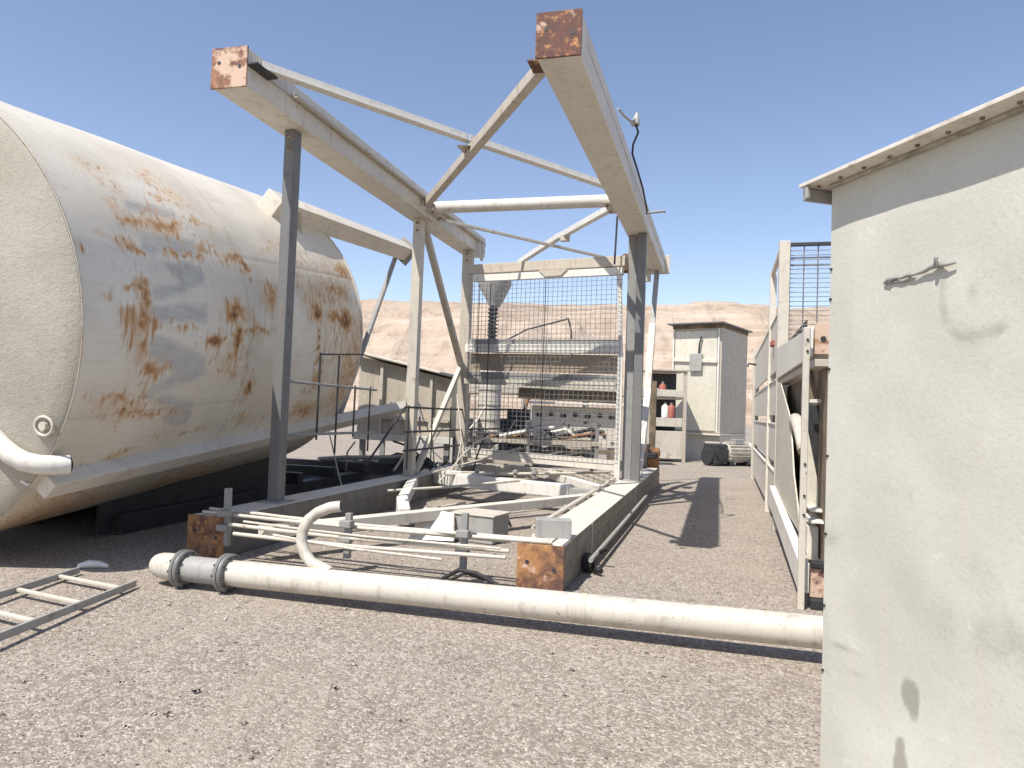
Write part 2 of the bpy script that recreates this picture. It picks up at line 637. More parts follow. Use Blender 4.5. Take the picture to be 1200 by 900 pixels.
# right side end bracing (zigzag)
part('side_brace', MB().bar(F(9.35, .14, FH - CB), F(8.9, .16, 3.3), .12, .10, WW), 'grey')
part('side_brace', MB().bar(F(8.9, .16, 3.3), F(8.25, .16, 1.9), .17, .13, WW), 'cream')
part('side_brace', MB().bar(F(8.2, .14, 1.95), F(7.0, .16, CB), .16, .12, WW), 'white')
part('post', MB().bar(F(9.5, .15, CB), F(9.5, .15, 2.2), .13, .1, DD), 'brown')
part('end_stub', MB().bar(F(9.5, .15, CB + .001), F(9.5, .15, .8), .30, .18, DD), 'rust')
part('rubber_pad', MB().bar(F(9.2, .2, CB + .26), F(9.75, .16, CB + .30), .34, .12).bar(F(9.15, .25, CB), F(9.3, .2, CB + .5), .07, .07), 'black', .02)

# top X bracing, first bay
ztb = zt
part('top_brace', MB().angle(F(.22, wl - .2, ztb + .04), F(2.36, 1.83, ztb + .04), .11, .012).angle(F(2.38, 1.81, ztb + .04), F(4.50, wr + .22, ztb + .04), .11, .012), 'white', .002)
part('top_brace', MB().angle(F(.30, wr + .2, ztb - .09), F(4.45, wl - .2, ztb - .09), .10, .012), 'beige', .002)
part('gusset', MB().box(F(2.37, 1.82, ztb - .025), (.24, .2, .014), (DD, WW, ZZ)), 'beige', .002)
mb = MB()
for l, w, z in ((4.68, wr + .28, ztb - .122), (5.02, wr + .28, ztb - .122), (4.68, wl - .26, ztb - .122), (5.02, wl - .26, ztb - .122), (2.30, 1.78, ztb - .035), (2.44, 1.86, ztb - .035), (.16, wl - .30, zt + .008), (.22, wr + .27, zt - .162)):
    p = F(l, w, z)
    mb.tube([p - ZZ * .016, p + ZZ * .002], .018, 6)
for l in (1.13, 4.8, 7.1):
    for dz in (.08, .2):
        p = F(l - .085 if l < 7 else l - .085, wl - (.0 if l < 7 else .06), FH - CB - dz)
        mb.tube([p - DD * .012, p + DD * .02], .017, 6)
part('bolt', mb, 'rustdark', 0)
for l, w in ((1.13, wl), (4.8, wl), (7.1, wl - .06), (6.2, .19)):
    part('foot_plate', MB().bar(F(l - .16, w, CB + .016), F(l + .16, w, CB + .016), .26, .012), 'grey', .002)
# crossbeams
part('crossbeam', MB().tube([F(4.85, wl - CB / 2, ztb), F(4.85, wr + CB / 2, ztb)], .095, 20), 'cream_clean', 0)
for (l, w, s) in ((4.85, wr + CB / 2 + .07, 1), (4.85, wl - CB / 2 - .07, -1)):
    part('gusset', MB().bar(F(l - .30, w, ztb - .11), F(l + .30, w, ztb - .11), .13, .014), 'beige', .002)
# top X bracing, second bay
part('top_brace', MB().bar(F(5.1, wr + .22, ztb + .0), F(6.9, 1.6, ztb), .10, .10).bar(F(6.9, 1.62, ztb), F(9.1, 2.9, ztb), .10, .10), 'white')
part('top_brace', MB().bar(F(5.1, wl - .2, ztb - .12), F(9.2, wr + .2, ztb - .12), .05, .05), 'cream')
part('tie_clip', MB().box(F(6.75, 1.5, ztb - .08), (.10, .16, .12), (DD, WW, ZZ)), 'beige')

# guard panel at the far end of the side posts
PA, PB = (7.05, wl - .13), (6.18, .36)
def G_(t, z, off=0.0):
    l = PA[0] + (PB[0] - PA[0]) * t - off
    w = PA[1] + (PB[1] - PA[1]) * t
    return F(l, w, z)
panel = part('guard_panel', MB().bar(G_(0, 4.12), G_(1, 4.05), .14, .17), 'beige')
def ppart(name, mb, mat, bevel=.004):
    return mb.build(name, M[mat], panel, bevel)
ppart('rail', MB().bar(G_(.04, 3.93, .06), G_(.985, 3.87, .06), .10, .12), 'white')
ppart('rail', MB().bar(G_(.0, 2.62, .03), G_(.98, 2.56, .03), .14, .15), 'white')
ppart('infill_sheet', MB().bar(G_(.02, 2.37, -.05), G_(.97, 2.31, -.05), .012, .32), 'tan', 0)
ppart('infill_sheet', MB().bar(G_(.36, 1.80, -.05), G_(.97, 1.75, -.05), .012, .20), 'brown', 0)
ppart('rail', MB().bar(G_(.0, 2.745, -.02), G_(.98, 2.685, -.02), .05, .10), 'steel')
ppart('rail', MB().bar(G_(.0, 2.00, .03), G_(.97, 1.95, .03), .12, .11), 'cream')
ppart('rail', MB().bar(G_(.0, 2.12, -.02), G_(.97, 2.06, -.02), .06, .13), 'steel')
ppart('rail', MB().bar(G_(.0, .66), G_(1, .62), .16, .17), 'cream_clean')
ppart('hanger', MB().prism([G_(.48, 3.98, .14), G_(.66, 3.97, .14), G_(.62, 3.86, .14), G_(.52, 3.86, .14)], DD * .015), 'beige', .002)
mb = MB()
wire_grid(mb, G_(.02, .72, .13), G_(.985, .72, .13), G_(.02, 3.86, .13), G_(.985, 3.80, .13), 33, 38, .0034)
ppart('wire_mesh', mb, 'wire', 0)
mb = MB()
for t in (.09, .165, .53):
    mb.tube([G_(t, .8, .16), G_(t, 3.8, .16)], .008, 6)
ppart('stiffener', mb, 'dark', 0)

# side rails of thin rod between the left posts
mb = MB()
for z in (1.72, 1.12):
    mb.tube([F(1.2, wl, z), F(3.5, wl, z - .02)], .017, 8)
part('handrail', mb, 'steel', 0)
mb = MB()
mb.tube([F(1.95, wl, 2.08), F(3.05, wl, 2.17)], .012, 6)
for l in (1.92, 2.38, 2.85, 3.3):
    mb.tube([F(l, wl, .95 + .12 * math.sin(l * 7)), F(l + .01, wl, 1.74 + (.36 if l < 2.6 else 0))], .013, 6)
part('handrail', mb, 'dark', 0)
mb = MB()
for z in (1.47, 1.09, .8):
    mb.tube([F(4.35, wl - .08, z), F(6.2, wl - .08, z - .015), F(7.2, wl - .08, z - .01), F(8.0, wl - .7, z + .02)], .017, 8)
mb.tube([F(4.35, wl - .08, 1.47), F(3.9, wl, 1.05), F(3.45, wl + .1, .62)], .016, 8)
for l in (4.5, 5.5, 6.4):
    mb.tube([F(l, wl - .08, .5), F(l, wl - .08, 1.5)], .012, 6)
part('handrail', mb, 'dark', 0)

# floor bracing
zf = .29
part('floor_brace', MB().bar(F(.05, 2.86, zf - .02), F(4.35, .37, zf + .02), .16, .11), 'cream_clean')
part('floor_brace', MB().bar(F(5.2, 2.80, zf + .03), F(4.62, .85, zf + .03), .20, .20).bar(F(5.55, wl - .2, zf + .05), F(5.2, 2.80, zf + .05), .26, .24), 'white', .02)
part('floor_brace', MB().bar(F(7.45, 1.95, zf + .05), F(5.15, .38, zf), .15, .12), 'white')
part('floor_brace', MB().bar(F(4.62, .85, zf + .02), F(4.5, .40, zf), .16, .15), 'grey')
part('floor_brace', MB().bar(F(4.75, wl - .1, zf + .02), F(2.75, 2.65, zf - .05), .14, .16).bar(F(2.75, 2.65, zf - .05), F(2.2, 2.38, .16), .15, .22), 'white', .02)
part('floor_brace', MB().bar(F(7.3, 3.1, .34), F(7.0, .4, .34), .18, .18), 'cream')
mb = MB()
for i in range(6):
    t = i / 5
    p = F(5.3 + .2 * t, 3.1 - 1.5 * t, .40)
    mb.tube([p, p + ZZ * (.12 + .04 * (i % 2))], .03, 8)
    mb.tube([p + ZZ * .07, p + ZZ * .10], .055, 8)
part('flange_bolt', mb, 'grey', 0)
mb = MB()
mb.tube([F(2.6, 2.3, .05), F(3.3, 2.0, .16), F(3.9, 2.2, .10), F(4.7, 1.7, .14)], .02, 8)
mb.tube([F(2.4, 2.2, .05), F(3.2, 1.8, .10), F(4.1, 1.7, .06), F(4.9, 1.2, .10)], .018, 8)
mb.tube([F(2.3, 2.0, .03), F(3.0, 1.3, .05), F(3.6, 1.5, .03)], .018, 8)
part('hose', mb, 'black', 0)
mb = MB()
for p, q_, r in (((1.6, 3.0, .02), (4.2, 1.4, .05), .016), ((2.6, 3.1, .03), (4.5, 2.4, .06), .02), ((5.0, 2.9, .42), (6.8, .6, .46), .022), ((5.6, 3.2, .4), (6.6, 1.2, .42), .018), ((3.4, 3.15, .3), (4.6, 1.6, .44), .02), ((4.9, 3.1, .44), (6.9, 2.2, .8), .018)):
    mb.tube([F(*p), lerp(F(*p), F(*q_), .5) - ZZ * .015, F(*q_)], r, 8)
for q in mb.split():
    part('tie_rod', q, 'cream', 0)
# top-side trim on the right chord
part('bracket', MB().bar(F(.36, .33, CB + .085), F(.44, .03, CB + .085), .14, .165), 'grey')
mb = MB()
mb.tube([F(.75, .41, CB + .03), F(6.0, .41, CB + .05)], .020, 8)
mb.tube([F(.85, .48, CB + .0), F(6.0, .48, CB + .02)], .016, 8)
for l in (1.2, 2.4, 3.6, 4.8):
    mb.tube([F(l, .36, CB - .05), F(l, .50, CB + .03)], .012, 6)
part('conduit', mb, 'cream', 0)
mb = MB()
mb.tube([F(.75, -.10, .14), F(6.2, -.07, .16)], .022, 8)
part('conduit', mb, 'grey', 0)
mb = MB().box(F(.95, -.06, .09), (.22, .12, .12), (DD, WW, ZZ)).tube([F(.9, -.05, .08), F(.75, -.2, .05)], .025, 8).tube([F(1.2, -.05, .1), F(1.1, -.2, .2)], .02, 8)
part('valve', mb, 'black', .01)
part('strap', MB().bar(F(1.35, wr, zb), F(1.42, wr, zb), CB + .012, CB + .012), 'grey', .002)
part('strap', MB().bar(F(5.2, wr, zb), F(5.27, wr, zb), CB + .012, CB + .012), 'grey', .002)
# angle lip along the upper left chord, and the plates where the braces land
part('chord_lip', MB().angle(F(.75, wl - CB / 2 - .03, zt + .02), F(7.5, wl - CB / 2 - .03, zt + .02), .05, .012), 'beige', .002)
part('gusset', MB().box(F(.16, wl - CB / 2 - .06, zt + .02), (.34, .12, .016), (DD, WW, ZZ)), 'dark', .002)
part('gusset', MB().box(F(.22, wr + CB / 2 + .05, zt - .15), (.24, .12, .016), (DD, WW, ZZ)), 'rustdark', .002)
mb = MB()
for l, z in ((7.2, 4.60), (7.36, 4.58)):
    mb.bar(F(l, wl - .235, z - .22), F(l, wl - .235, z + .12), .03, .06, WW)
part('end_stub', mb, 'white', .002)
part('hinge', MB().box(F(7.1, .46, 4.2), (.3, .14, .3), (DD, WW, ZZ)), 'rustdark', .01)
part('end_cap', MB().box(F(9.63, .10, zt), (.04, CB + .02, CB + .02), (DD, WW, ZZ)), 'cream', .004)
part('end_stub', MB().bar(F(9.3, .30, zt - .19), F(9.3, .30, zt - .42), .10, .10, DD), 'olive')
part('stub_rod', MB().tube([F(5.2, -.02, 4.58), F(5.2, -.30, 4.60)], .018, 8).tube([F(5.2, -.30, 4.60), F(5.2, -.31, 4.60)], .035, 8), 'steel', 0)
part('tension_rod', MB().tube([F(5.95, .52, 3.95), F(5.95, .5, 4.75)], .016, 8), 'dark', 0)

tg = thing('rod_tangle', 'tangle of thin bent rods and cables heaped by the far left posts of the frame', 'scrap rods', tuple(F(6.3, 3.9, 0)))
r3 = random.Random(11)
for k in range(17):
    l0, w0 = r3.uniform(4.6, 8.2), r3.uniform(2.9, 4.6)
    l1, w1 = l0 + r3.uniform(-1.4, 1.4), w0 + r3.uniform(-1.0, .8)
    z0, z1 = r3.uniform(.02, .5), r3.uniform(.5, 1.75)
    p, q_ = F(l0, w0, z0), F(l1, w1, z1)
    md = lerp(p, q_, .5) + Vector((r3.uniform(-.15, .15), 0, r3.uniform(-.2, .15)))
    md2 = lerp(md, q_, .5) + Vector((r3.uniform(-.06, .06), 0, r3.uniform(-.06, .12)))
    MB().tube([p, lerp(p, md, .5) - ZZ * .03, md, md2, q_], r3.uniform(.010, .022), 8).build('rod', M[('steel', 'cream', 'dark', 'beige', 'cream_clean')[k % 5]], tg)
for k in range(3):
    p = F(3.6 + k * .5, 3.9, .03)
    MB().tube([p, p + Vector((.3, .5, .05)), p + Vector((.2, 1.1, .25)), p + Vector((.6, 1.5, .10)), p + Vector((1.0, 1.6, .5))], .018, 8).build('cable', M['black'], tg)

# lamp with its cable on the upper right chord
lamp = thing('work_lamp', 'small dead lamp with drooping black cable hung on the upper right beam', 'lamp', tuple(F(2.6, -.05, 4.95)))
mb = MB().tube([F(2.35, .02, 5.02), F(2.5, -.04, 4.98), F(2.6, -.10, 4.96), F(2.72, -.14, 5.04)], .014, 8)
mb.build('bracket', M['steel'], lamp)
mb = MB().tube([F(2.72, -.13, 4.97), F(2.73, -.14, 5.03), F(2.74, -.15, 5.12)], [.055, .045, .015], 12)
mb.build('lamp_head', M['grey'], lamp)
mb = MB().tube([F(2.72, -.14, 4.97), F(2.74, -.17, 4.88), F(2.85, -.10, 4.78), F(2.95, -.08, 4.70), F(3.4, -.09, 4.66), F(4.1, -.09, 4.63), F(5.15, -.05, 4.60)], .013, 8)
mb.build('cable', M['black'], lamp)

# ------------------------------------------------------------------ silo lying on its side
SA = Vector((-5.37312, 6.0552, 2.10088)); SR, SL = 2.03696, 5.12836
Sa = Vector((0.22121236, 0.97098245, 0.09087446)); Ss = Vector((0.97501673, -0.22213146, 0.0)); Su = Ss.cross(Sa)
def S(l, th, r=SR):
    t = R(th)
    return SA + Sa * l + (Ss * math.cos(t) + Su * math.sin(t)) * r

RUST = [(0.74, 26.0, 0.097, 1.31, 0.8), (0.87, 25.3, 0.099, 1.59, 0.75), (1.04, 26.2, 0.112, 2.21, 0.8), (1.18, 26.4, 0.113, 2.26, 0.85), (1.36, 27.4, 0.095, 1.48, 0.9), (0.6, 19.0, 0.133, 1.85, 0.6), (0.67, 17.7, 0.059, 1.16, 0.8), (0.36, 19.2, 0.063, 0.9, 0.45), (1.73, 31.3, 0.103, 1.0, 0.8), (1.32, 36.5, 0.082, 1.44, 0.6), (1.62, 38.7, 0.252, 3.21, 0.4), (0.71, 36.8, 0.214, 2.67, 0.35), (0.64, 29.2, 0.12, 1.65, 0.4), (1.08, 18.2, 0.037, 0.6, 1), (1.21, 18.0, 0.043, 0.6, 1), (1.34, 18.0, 0.043, 0.62, 1), (1.43, 18.0, 0.037, 0.6, 1), (1.56, 17.8, 0.058, 0.74, 1), (1.65, 20.7, 0.105, 1.77, 0.75), (2.05, 20.9, 0.066, 1.05, 1), (2.21, 20.3, 0.112, 1.42, 0.9), (2.38, 19.3, 0.094, 1.61, 0.95), (2.23, 19.9, 0.317, 2.95, 0.35), (2.97, 26.3, 0.182, 2.13, 0.35), (0.53, 8.2, 0.122, 0.63, 0.75), (0.68, 7.7, 0.053, 1.71, 0.85), (0.6, 6.3, 0.044, 2.52, 0.6), (0.7, 4.4, 0.043, 2.12, 0.9), (0.25, 4.8, 0.077, 1.58, 0.45), (2.74, 8.5, 0.152, 2.84, 0.6), (0.07, 15.6, 0.04, 1.23, 0.5), (0.47, -0.1, 0.095, 2.43, 0.75), (0.63, -0.3, 0.085, 2.5, 0.9), (0.67, -5.7, 0.049, 4.65, 0.75), (0.82, -12.3, 0.116, 2.24, 0.85), (0.95, -11.9, 0.113, 1.37, 0.65), (0.78, -14.0, 0.056, 0.9, 0.9), (0.55, -3.7, 0.141, 3.71, 0.45), (0.8, -1.0, 0.045, 1.71, 0.75), (0.99, -0.8, 0.03, 0.88, 0.6), (1.1, -0.9, 0.03, 0.98, 0.75), (1.21, -1.1, 0.03, 0.99, 0.75), (1.35, -0.7, 0.03, 0.69, 0.6), (2.02, 3.7, 0.148, 2.29, 1.05), (2.04, -4.5, 0.059, 4.6, 1), (2.17, -1.8, 0.045, 1.04, 0.9), (2.28, -1.0, 0.045, 1.05, 0.9), (2.51, -1.1, 0.155, 1.07, 0.85), (1.69, -5.0, 0.143, 1.71, 0.95), (1.86, -4.5, 0.045, 0.7, 1), (1.93, -9.8, 0.076, 0.72, 0.8), (1.87, -12.6, 0.094, 2.6, 0.6), (2.04, -14.3, 0.097, 2.16, 0.6), (2.4, -21.2, 0.077, 2.12, 1), (2.38, -19.7, 0.157, 4.17, 0.4), (2.54, -31.1, 0.108, 2.18, 0.55), (1.86, -31.7, 0.102, 1.01, 0.55), (0.38, -19.5, 0.156, 1.34, 0.6), (0.55, -19.7, 0.083, 0.92, 0.9), (0.61, -22.3, 0.065, 0.96, 0.95), (0.84, -23.9, 0.276, 1.43, 0.65), (1.63, -32.4, 0.181, 0.67, 0.5), (0.59, -21.4, 0.387, 2.85, 0.35), (1.84, -9.0, 0.362, 7.13, 0.3), (3.81, 6.4, 0.142, 3.16, 1), (4.35, 4.5, 0.265, 2.32, 0.95), (4.61, 3.8, 0.166, 4.08, 1), (3.81, -0.1, 0.07, 0.93, 0.9), (3.82, -3.9, 0.072, 0.93, 0.9), (3.85, -7.7, 0.073, 0.95, 0.9), (3.87, -11.5, 0.075, 0.98, 0.9), (4.33, 15.5, 0.328, 2.49, 0.65), (4.87, 25.6, 0.182, 3.42, 0.8), (3.56, 12.2, 0.214, 9.68, 0.4), (4.23, 13.6, 0.497, 7.65, 0.45), (4.88, -13.1, 0.335, 19.18, 0.6), (3.98, -18.2, 0.145, 4.2, 0.75), (4.05, -32.1, 0.341, 3.5, 0.75), (2.74, 8.5, 0.155, 3.97, 0.7), (3.59, 26.8, 0.536, 7.8, 0.3), (4.6, 14.3, 0.24, 3.6, 0.7), (1.22, -72.9, 0.184, 1.04, 0.8), (0.7, -60.8, 0.65, 9.25, 0.6), (2.53, -62.5, 0.736, 8.13, 0.5), (0.86, -38.0, 0.185, 2.05, 0.5)]
FADED = [[(0.78, 32.1), (1.13, 32.3), (1.48, 32.4), (1.47, 30.1), (1.07, 28.9), (0.77, 28.6)], [(0.82, 22.7), (1.59, 23.8), (1.49, 17.8), (1.18, 18.6), (1.05, 19.0), (0.9, 16.6), (0.76, 17.0)], [(1.0, 15.1), (1.37, 16.4), (1.57, 14.1), (1.55, 11.1), (1.06, 6.8), (0.78, 5.0), (0.8, 8.0), (1.23, 10.3)], [(0.74, 3.6), (1.55, 5.4), (1.55, 0.6), (0.75, -0.2)], [(0.73, -3.6), (1.05, -5.2), (1.54, -9.4), (1.59, -14.9), (1.11, -18.2), (0.82, -20.9), (0.75, -18.9), (1.13, -13.9), (0.77, -8.7)], [(0.83, -20.5), (1.13, -19.7), (1.55, -22.6), (1.58, -29.3), (1.38, -30.3), (1.11, -26.7), (1.26, -24.5)]]

silo = thing('cement_silo', 'huge cream cement silo lying on its side, streaked with rust and faded grey paint', 'silo', (SA.x, SA.y, 0))

NL, NA = 230, 560
ls = np.linspace(0, SL, NL + 1)
ths = np.linspace(-180, 180, NA, endpoint=False)
LL, TT = np.meshgrid(ls, ths, indexing='ij')
rustv = np.zeros_like(LL)
def snoise(shape_l, shape_t, seed):
    r = np.random.default_rng(seed)
    g = r.random((shape_l + 2, shape_t + 2))
    fi = (LL / SL * shape_l); fj = (TT + 180) / 360 * shape_t
    i = fi.astype(int); j = fj.astype(int); u = fi - i; v = fj - j
    u = u * u * (3 - 2 * u); v = v * v * (3 - 2 * v)
    return g[i, j] * (1 - u) * (1 - v) + g[i + 1, j] * u * (1 - v) + g[i, j + 1] * (1 - u) * v + g[i + 1, j + 1] * u * v
warpl = (snoise(40, 90, 1) - .5) * .10 + (snoise(110, 250, 2) - .5) * .05
warpt = (snoise(40, 90, 3) - .5) * 3.0 + (snoise(110, 250, 4) - .5) * 1.6
for (bl, bt, rl, rt_, s) in RUST:
    d2 = ((LL + warpl - bl) / (rl * 1.15)) ** 2 + ((TT + warpt - bt) / (rt_ * 1.15)) ** 2
    rustv = np.maximum(rustv, s * np.maximum(np.exp(-d2 * .75), .42 * np.exp(-d2 * .22)))
    if s > .7:      # a run of stain below it
        dt = (bt - TT)
        run = np.exp(-((LL + warpl * .5 - bl) / (rl * .9)) ** 2) * np.where((dt > 0), np.exp(-np.maximum(dt, 0) / (3.5 + rt_ * 1.8)), 0)
        rustv = np.maximum(rustv, .55 * s * run * (.25 + 1.3 * snoise(190, 14, int(abs(bl * 100 + bt * 10)) % 97)))
for (bl, bt, rl, rt_, s) in ((.62, -2, .22, 14, .40), (2.2, -6, .45, 12, .33), (4.3, -4, .75, 16, .42), (4.75, -22, .35, 20, .42), (4.4, 22, .7, 9, .34), (1.2, 30, .7, 5, .36), (.6, 38, .4, 8, .30), (2.0, 22, .8, 4, .34), (.7, -23, .5, 7, .36), (1.6, -58, 1.8, 8, .36), (1.4, 44, .5, 5, .28), (3.1, -33, 1.6, 3, .30)):
    rustv = np.maximum(rustv, s * np.exp(-(((LL + warpl * 2 - bl) / rl) ** 2 + ((TT + warpt * 2 - bt) / rt_) ** 2)) * (.45 + .8 * snoise(150, 130, 77)))
rustv += .20 * np.clip(snoise(26, 60, 8) - .62, 0, 1) * 2
rustv *= (.78 + .5 * snoise(120, 280, 11))
fad = np.zeros_like(LL)
for poly in FADED:
    inside = np.zeros(LL.shape, bool)
    X_, Y_ = LL + warpl * .18, TT + warpt * .18
    n = len(poly)
    for i in range(n):
        x1, y1 = poly[i]; x2, y2 = poly[(i + 1) % n]
        cond = ((y1 > Y_) != (y2 > Y_)) & (X_ < (x2 - x1) * (Y_ - y1) / (y2 - y1 + 1e-9) + x1)
        inside ^= cond
    fad = np.maximum(fad, inside * 1.0)
fad = sum(np.roll(np.roll(fad, i, 0), j, 1) for i in (-1, 0, 1) for j in (-1, 0, 1)) / 9
band = np.exp(-((TT - 6) / 14) ** 2) * .06 * (LL < 2.6)
fad = fad * (.8 + .35 * snoise(60, 140, 21)) + band * snoise(20, 50, 22)
seam = np.exp(-((LL - 2.28) / .012) ** 2) + np.exp(-((TT - 21 - LL * .2) / .35) ** 2) * (LL > 2.28) + np.exp(-((TT + 24) / .35) ** 2) * (LL < 2.28)
dent = (snoise(14, 36, 31) - .5) * .012 + (snoise(5, 60, 32) - .5) * .006
tr = np.radians(TT)
RR = SR + dent - seam * .004
P = (np.array(SA)[None, None] + LL[..., None] * np.array(Sa) + RR[..., None] * (np.cos(tr)[..., None] * np.array(Ss) + np.sin(tr)[..., None] * np.array(Su)))
P = P - np.array([SA.x, SA.y, 0])
idx = np.arange((NL + 1) * NA).reshape(NL + 1, NA)
q = np.stack([idx[:-1], np.roll(idx, -1, 1)[:-1], np.roll(idx, -1, 1)[1:], idx[1:]], -1).reshape(-1, 4)
me = bpy.data.meshes.new('shell')
me.from_pydata(P.reshape(-1, 3).tolist(), [], q.tolist())
for nm, arr in (('rust', rustv), ('faded', fad), ('seam', seam)):
    a = me.attributes.new(nm, 'FLOAT', 'POINT')
    a.data.foreach_set('value', arr.reshape(-1).astype(np.float32))
me.polygons.foreach_set('use_smooth', [True] * len(me.polygons))
import bmesh
bm = bmesh.new(); bm.from_mesh(me); bmesh.ops.recalc_face_normals(bm, faces=bm.faces); bm.to_mesh(me); bm.free()
m = NT('silo_shell_paint')
v = m.coords(False)
ra = m.n("ShaderNodeAttribute", attribute_name='rust').outputs['Fac']
fa = m.n("ShaderNodeAttribute", attribute_name='faded').outputs['Fac']
se = m.n("ShaderNodeAttribute", attribute_name='seam').outputs['Fac']
n1 = m.noise(v, 1.1, 5); n2 = m.noise(v, 9.0, 6, .65); n3 = m.noise(v, 45.0, 4, .65)
ng = m.noise(m.scale(v, (2.0, .6, 9.0)), 3.0, 5, .6)
c = m.mix(m.ramp(n1, .3, .7), (0.62, 0.565, 0.465), (0.74, 0.69, 0.59))
c = m.mix(m.ramp(ng, .5, .75, 0, .35), c, (0.50, 0.44, 0.36))
c = m.mix(m.ramp(n2, .55, .8, 0, .35), c, (0.47, 0.40, 0.32))
fm = m.math('MULTIPLY', fa, m.ramp(ng, .25, .7, .6, 1.0), True)
c = m.mix(fm, c, (0.42, 0.41, 0.385))
nl = m.noise(m.scale(v, (60, 5, 60)), 1.0, 3, .6)
c = m.mix(m.ramp(nl, .5, .75, 0, .22), c, (0.40, 0.35, 0.28))
x = m.math('ADD', ra, m.math('MULTIPLY', m.math('SUBTRACT', n2, .5), .55))
x = m.math('ADD', x, m.math('MULTIPLY', m.math('SUBTRACT', n3, .5), .25))
c = m.mix(m.ramp(x, .14, .66, 0, .8), c, (0.57, 0.385, 0.215))
c = m.mix(m.ramp(x, .50, .90, 0, .9), c, (0.39, 0.185, 0.06))
nd = m.noise(m.scale(v, (26, 26, 2.2)), 1.0, 4, .6)
c = m.mix(m.math('MULTIPLY', m.ramp(nd, .52, .66), m.ramp(ra, .10, .35), True), c, (0.43, 0.235, 0.10))
c = m.mix(m.ramp(x, .80, 1.1, 0, .92), c, (0.16, 0.07, 0.035))
c = m.mix(m.math('MULTIPLY', se, .35, True), c, (0.30, 0.24, 0.18))
m.bump(m.math('ADD', m.math('ADD', m.math('MULTIPLY', n2, .5), n3), m.math('MULTIPLY', x, -.8)), .25, .004)
me.materials.append(m.done(c, m.ramp(x, .1, .6, .45, .85)))
shell = bpy.data.objects.new('shell', me); COL.objects.link(shell); shell.parent = silo; shell['_w'] = tuple(wloc(silo))

# head: shallow dished plate with its own rougher coat
mb = MB()
prof = [(SR - .004, 0.0), (SR - .03, -.022), (SR * .92, -.05), (SR * .7, -.13), (SR * .4, -.19), (.15, -.21)]
n = 160
for i, (r, z) in enumerate(prof):
    pass
vs, fs = [], []
for (r, z) in prof:
    for k in range(n):
        vs.append(S(z, 360 * k / n, r))
for i in range(len(prof) - 1):
    for k in range(n):
        fs.append((i * n + k, i * n + (k + 1) % n, (i + 1) * n + (k + 1) % n, (i + 1) * n + k))
fs.append(tuple(range((len(prof) - 1) * n, len(prof) * n)))
mb.add(vs, fs, True)
m = NT('silo_head_coat')
v = m.coords(False)
n1 = m.noise(v, 1.6, 5, .6); n2 = m.noise(v, 20.0, 6, .7); n3 = m.noise(v, 70.0, 3)
c = m.mix(m.ramp(n1, .3, .7), (0.36, 0.335, 0.27), (0.44, 0.41, 0.34))
c = m.mix(m.ramp(n2, .5, .72, 0, .45), c, (0.26, 0.24, 0.19))
c = m.mix(m.ramp(n2, .25, .42, .4, 0), c, (0.50, 0.475, 0.41))
m.bump(m.math('ADD', n2, m.math('MULTIPLY', n3, .6)), .55, .012)
mb.build('end_plate', m.done(c, .8), silo)
mb = MB()
ring = [S(0.004, 360 * k / 120, SR + .004) for k in range(121)]
mb.tube(ring, .006, 8, False)
mb.build('rim_weld', M['beige'], silo)
mb = MB()
ring = [S(SL, 360 * k / 120, SR + .004) for k in range(121)]
mb.tube(ring, .018, 8, False)
mb.build('rim_weld', M['cream'], silo)
# outlet cone
mb = MB()
prof = [(SR - .002, SL), (.55, SL + 3.0), (.55, SL + 3.3)]
vs, fs = [], []
for (r, z) in prof:
    for k in range(96):
        vs.append(S(z, 360 * k / 96, r))
for i in range(len(prof) - 1):
    for k in range(96):
        fs.append((i * 96 + k, i * 96 + (k + 1) % 96, (i + 1) * 96 + (k + 1) % 96, (i + 1) * 96 + k))
fs.append(tuple(range(2 * 96, 3 * 96)))
mb.add(vs, fs, True)
mb.build('outlet_cone', M['cream'], silo)

def leg(th, l0, l1, sz):
    rad = (S(0, th) - S(0, th, 0)).normalized()
    rr = SR + sz / 2 - .03
    mb = MB().bar(S(l0, th, rr), S(l1, th, rr), sz, sz, rad)
    lg = mb.build('leg', M['cream_clean'], silo, .01)
    mb = MB().bar(S(l1, th, rr), S(l1 + .025, th, rr), sz + .14, sz + .14, rad)
    tg = rad.cross(Sa).normalized()
    for s in (-1, 1):
        p = S(l1, th, rr) + rad * (sz / 2 * 1.0)
        mb.prism([S(l1 - .25, th, rr) - rad * (sz / 2) + tg * s * .08, S(l1, th, rr) - rad * (sz / 2) + tg * s * .08, S(l1, th, rr) - rad * (sz / 2 + .07) + tg * s * .08], tg * .012)
    mb.build('foot_plate', M['grey'], lg, .003)
    mb = MB()
    for s in (-1, 1):
        for k in range(1 if sz > .2 else 0):
            la = l0 + .5 + k * .55
            mb.prism([S(la, th, SR - .02) + tg * s * (sz / 2 + .0), S(la, th, SR + sz * .75) + tg * s * (sz / 2), S(la, th, SR - .03) + tg * s * (sz / 2 + .22)], Sa * .014)
    if mb.v:
        mb.build('rib', M['beige'], lg, .002)
    return rr
leg(49, 3.70, 8.42, .27)
leg(139, 3.70, 8.42, .27)
leg(-131, 3.70, 8.42, .27)
leg(-41, .06, 8.42, .17)
mb = MB().tube([S(8.2, 49, SR + .0), S(5.35, -41, SR + .02)], .045, 10)
mb.build('leg_brace', M['steel'], silo)
mb = MB().tube([S(8.2, 139, SR + .0), S(5.35, 49, SR - .1)], .045, 10)
mb.build('leg_brace', M['steel'], silo)

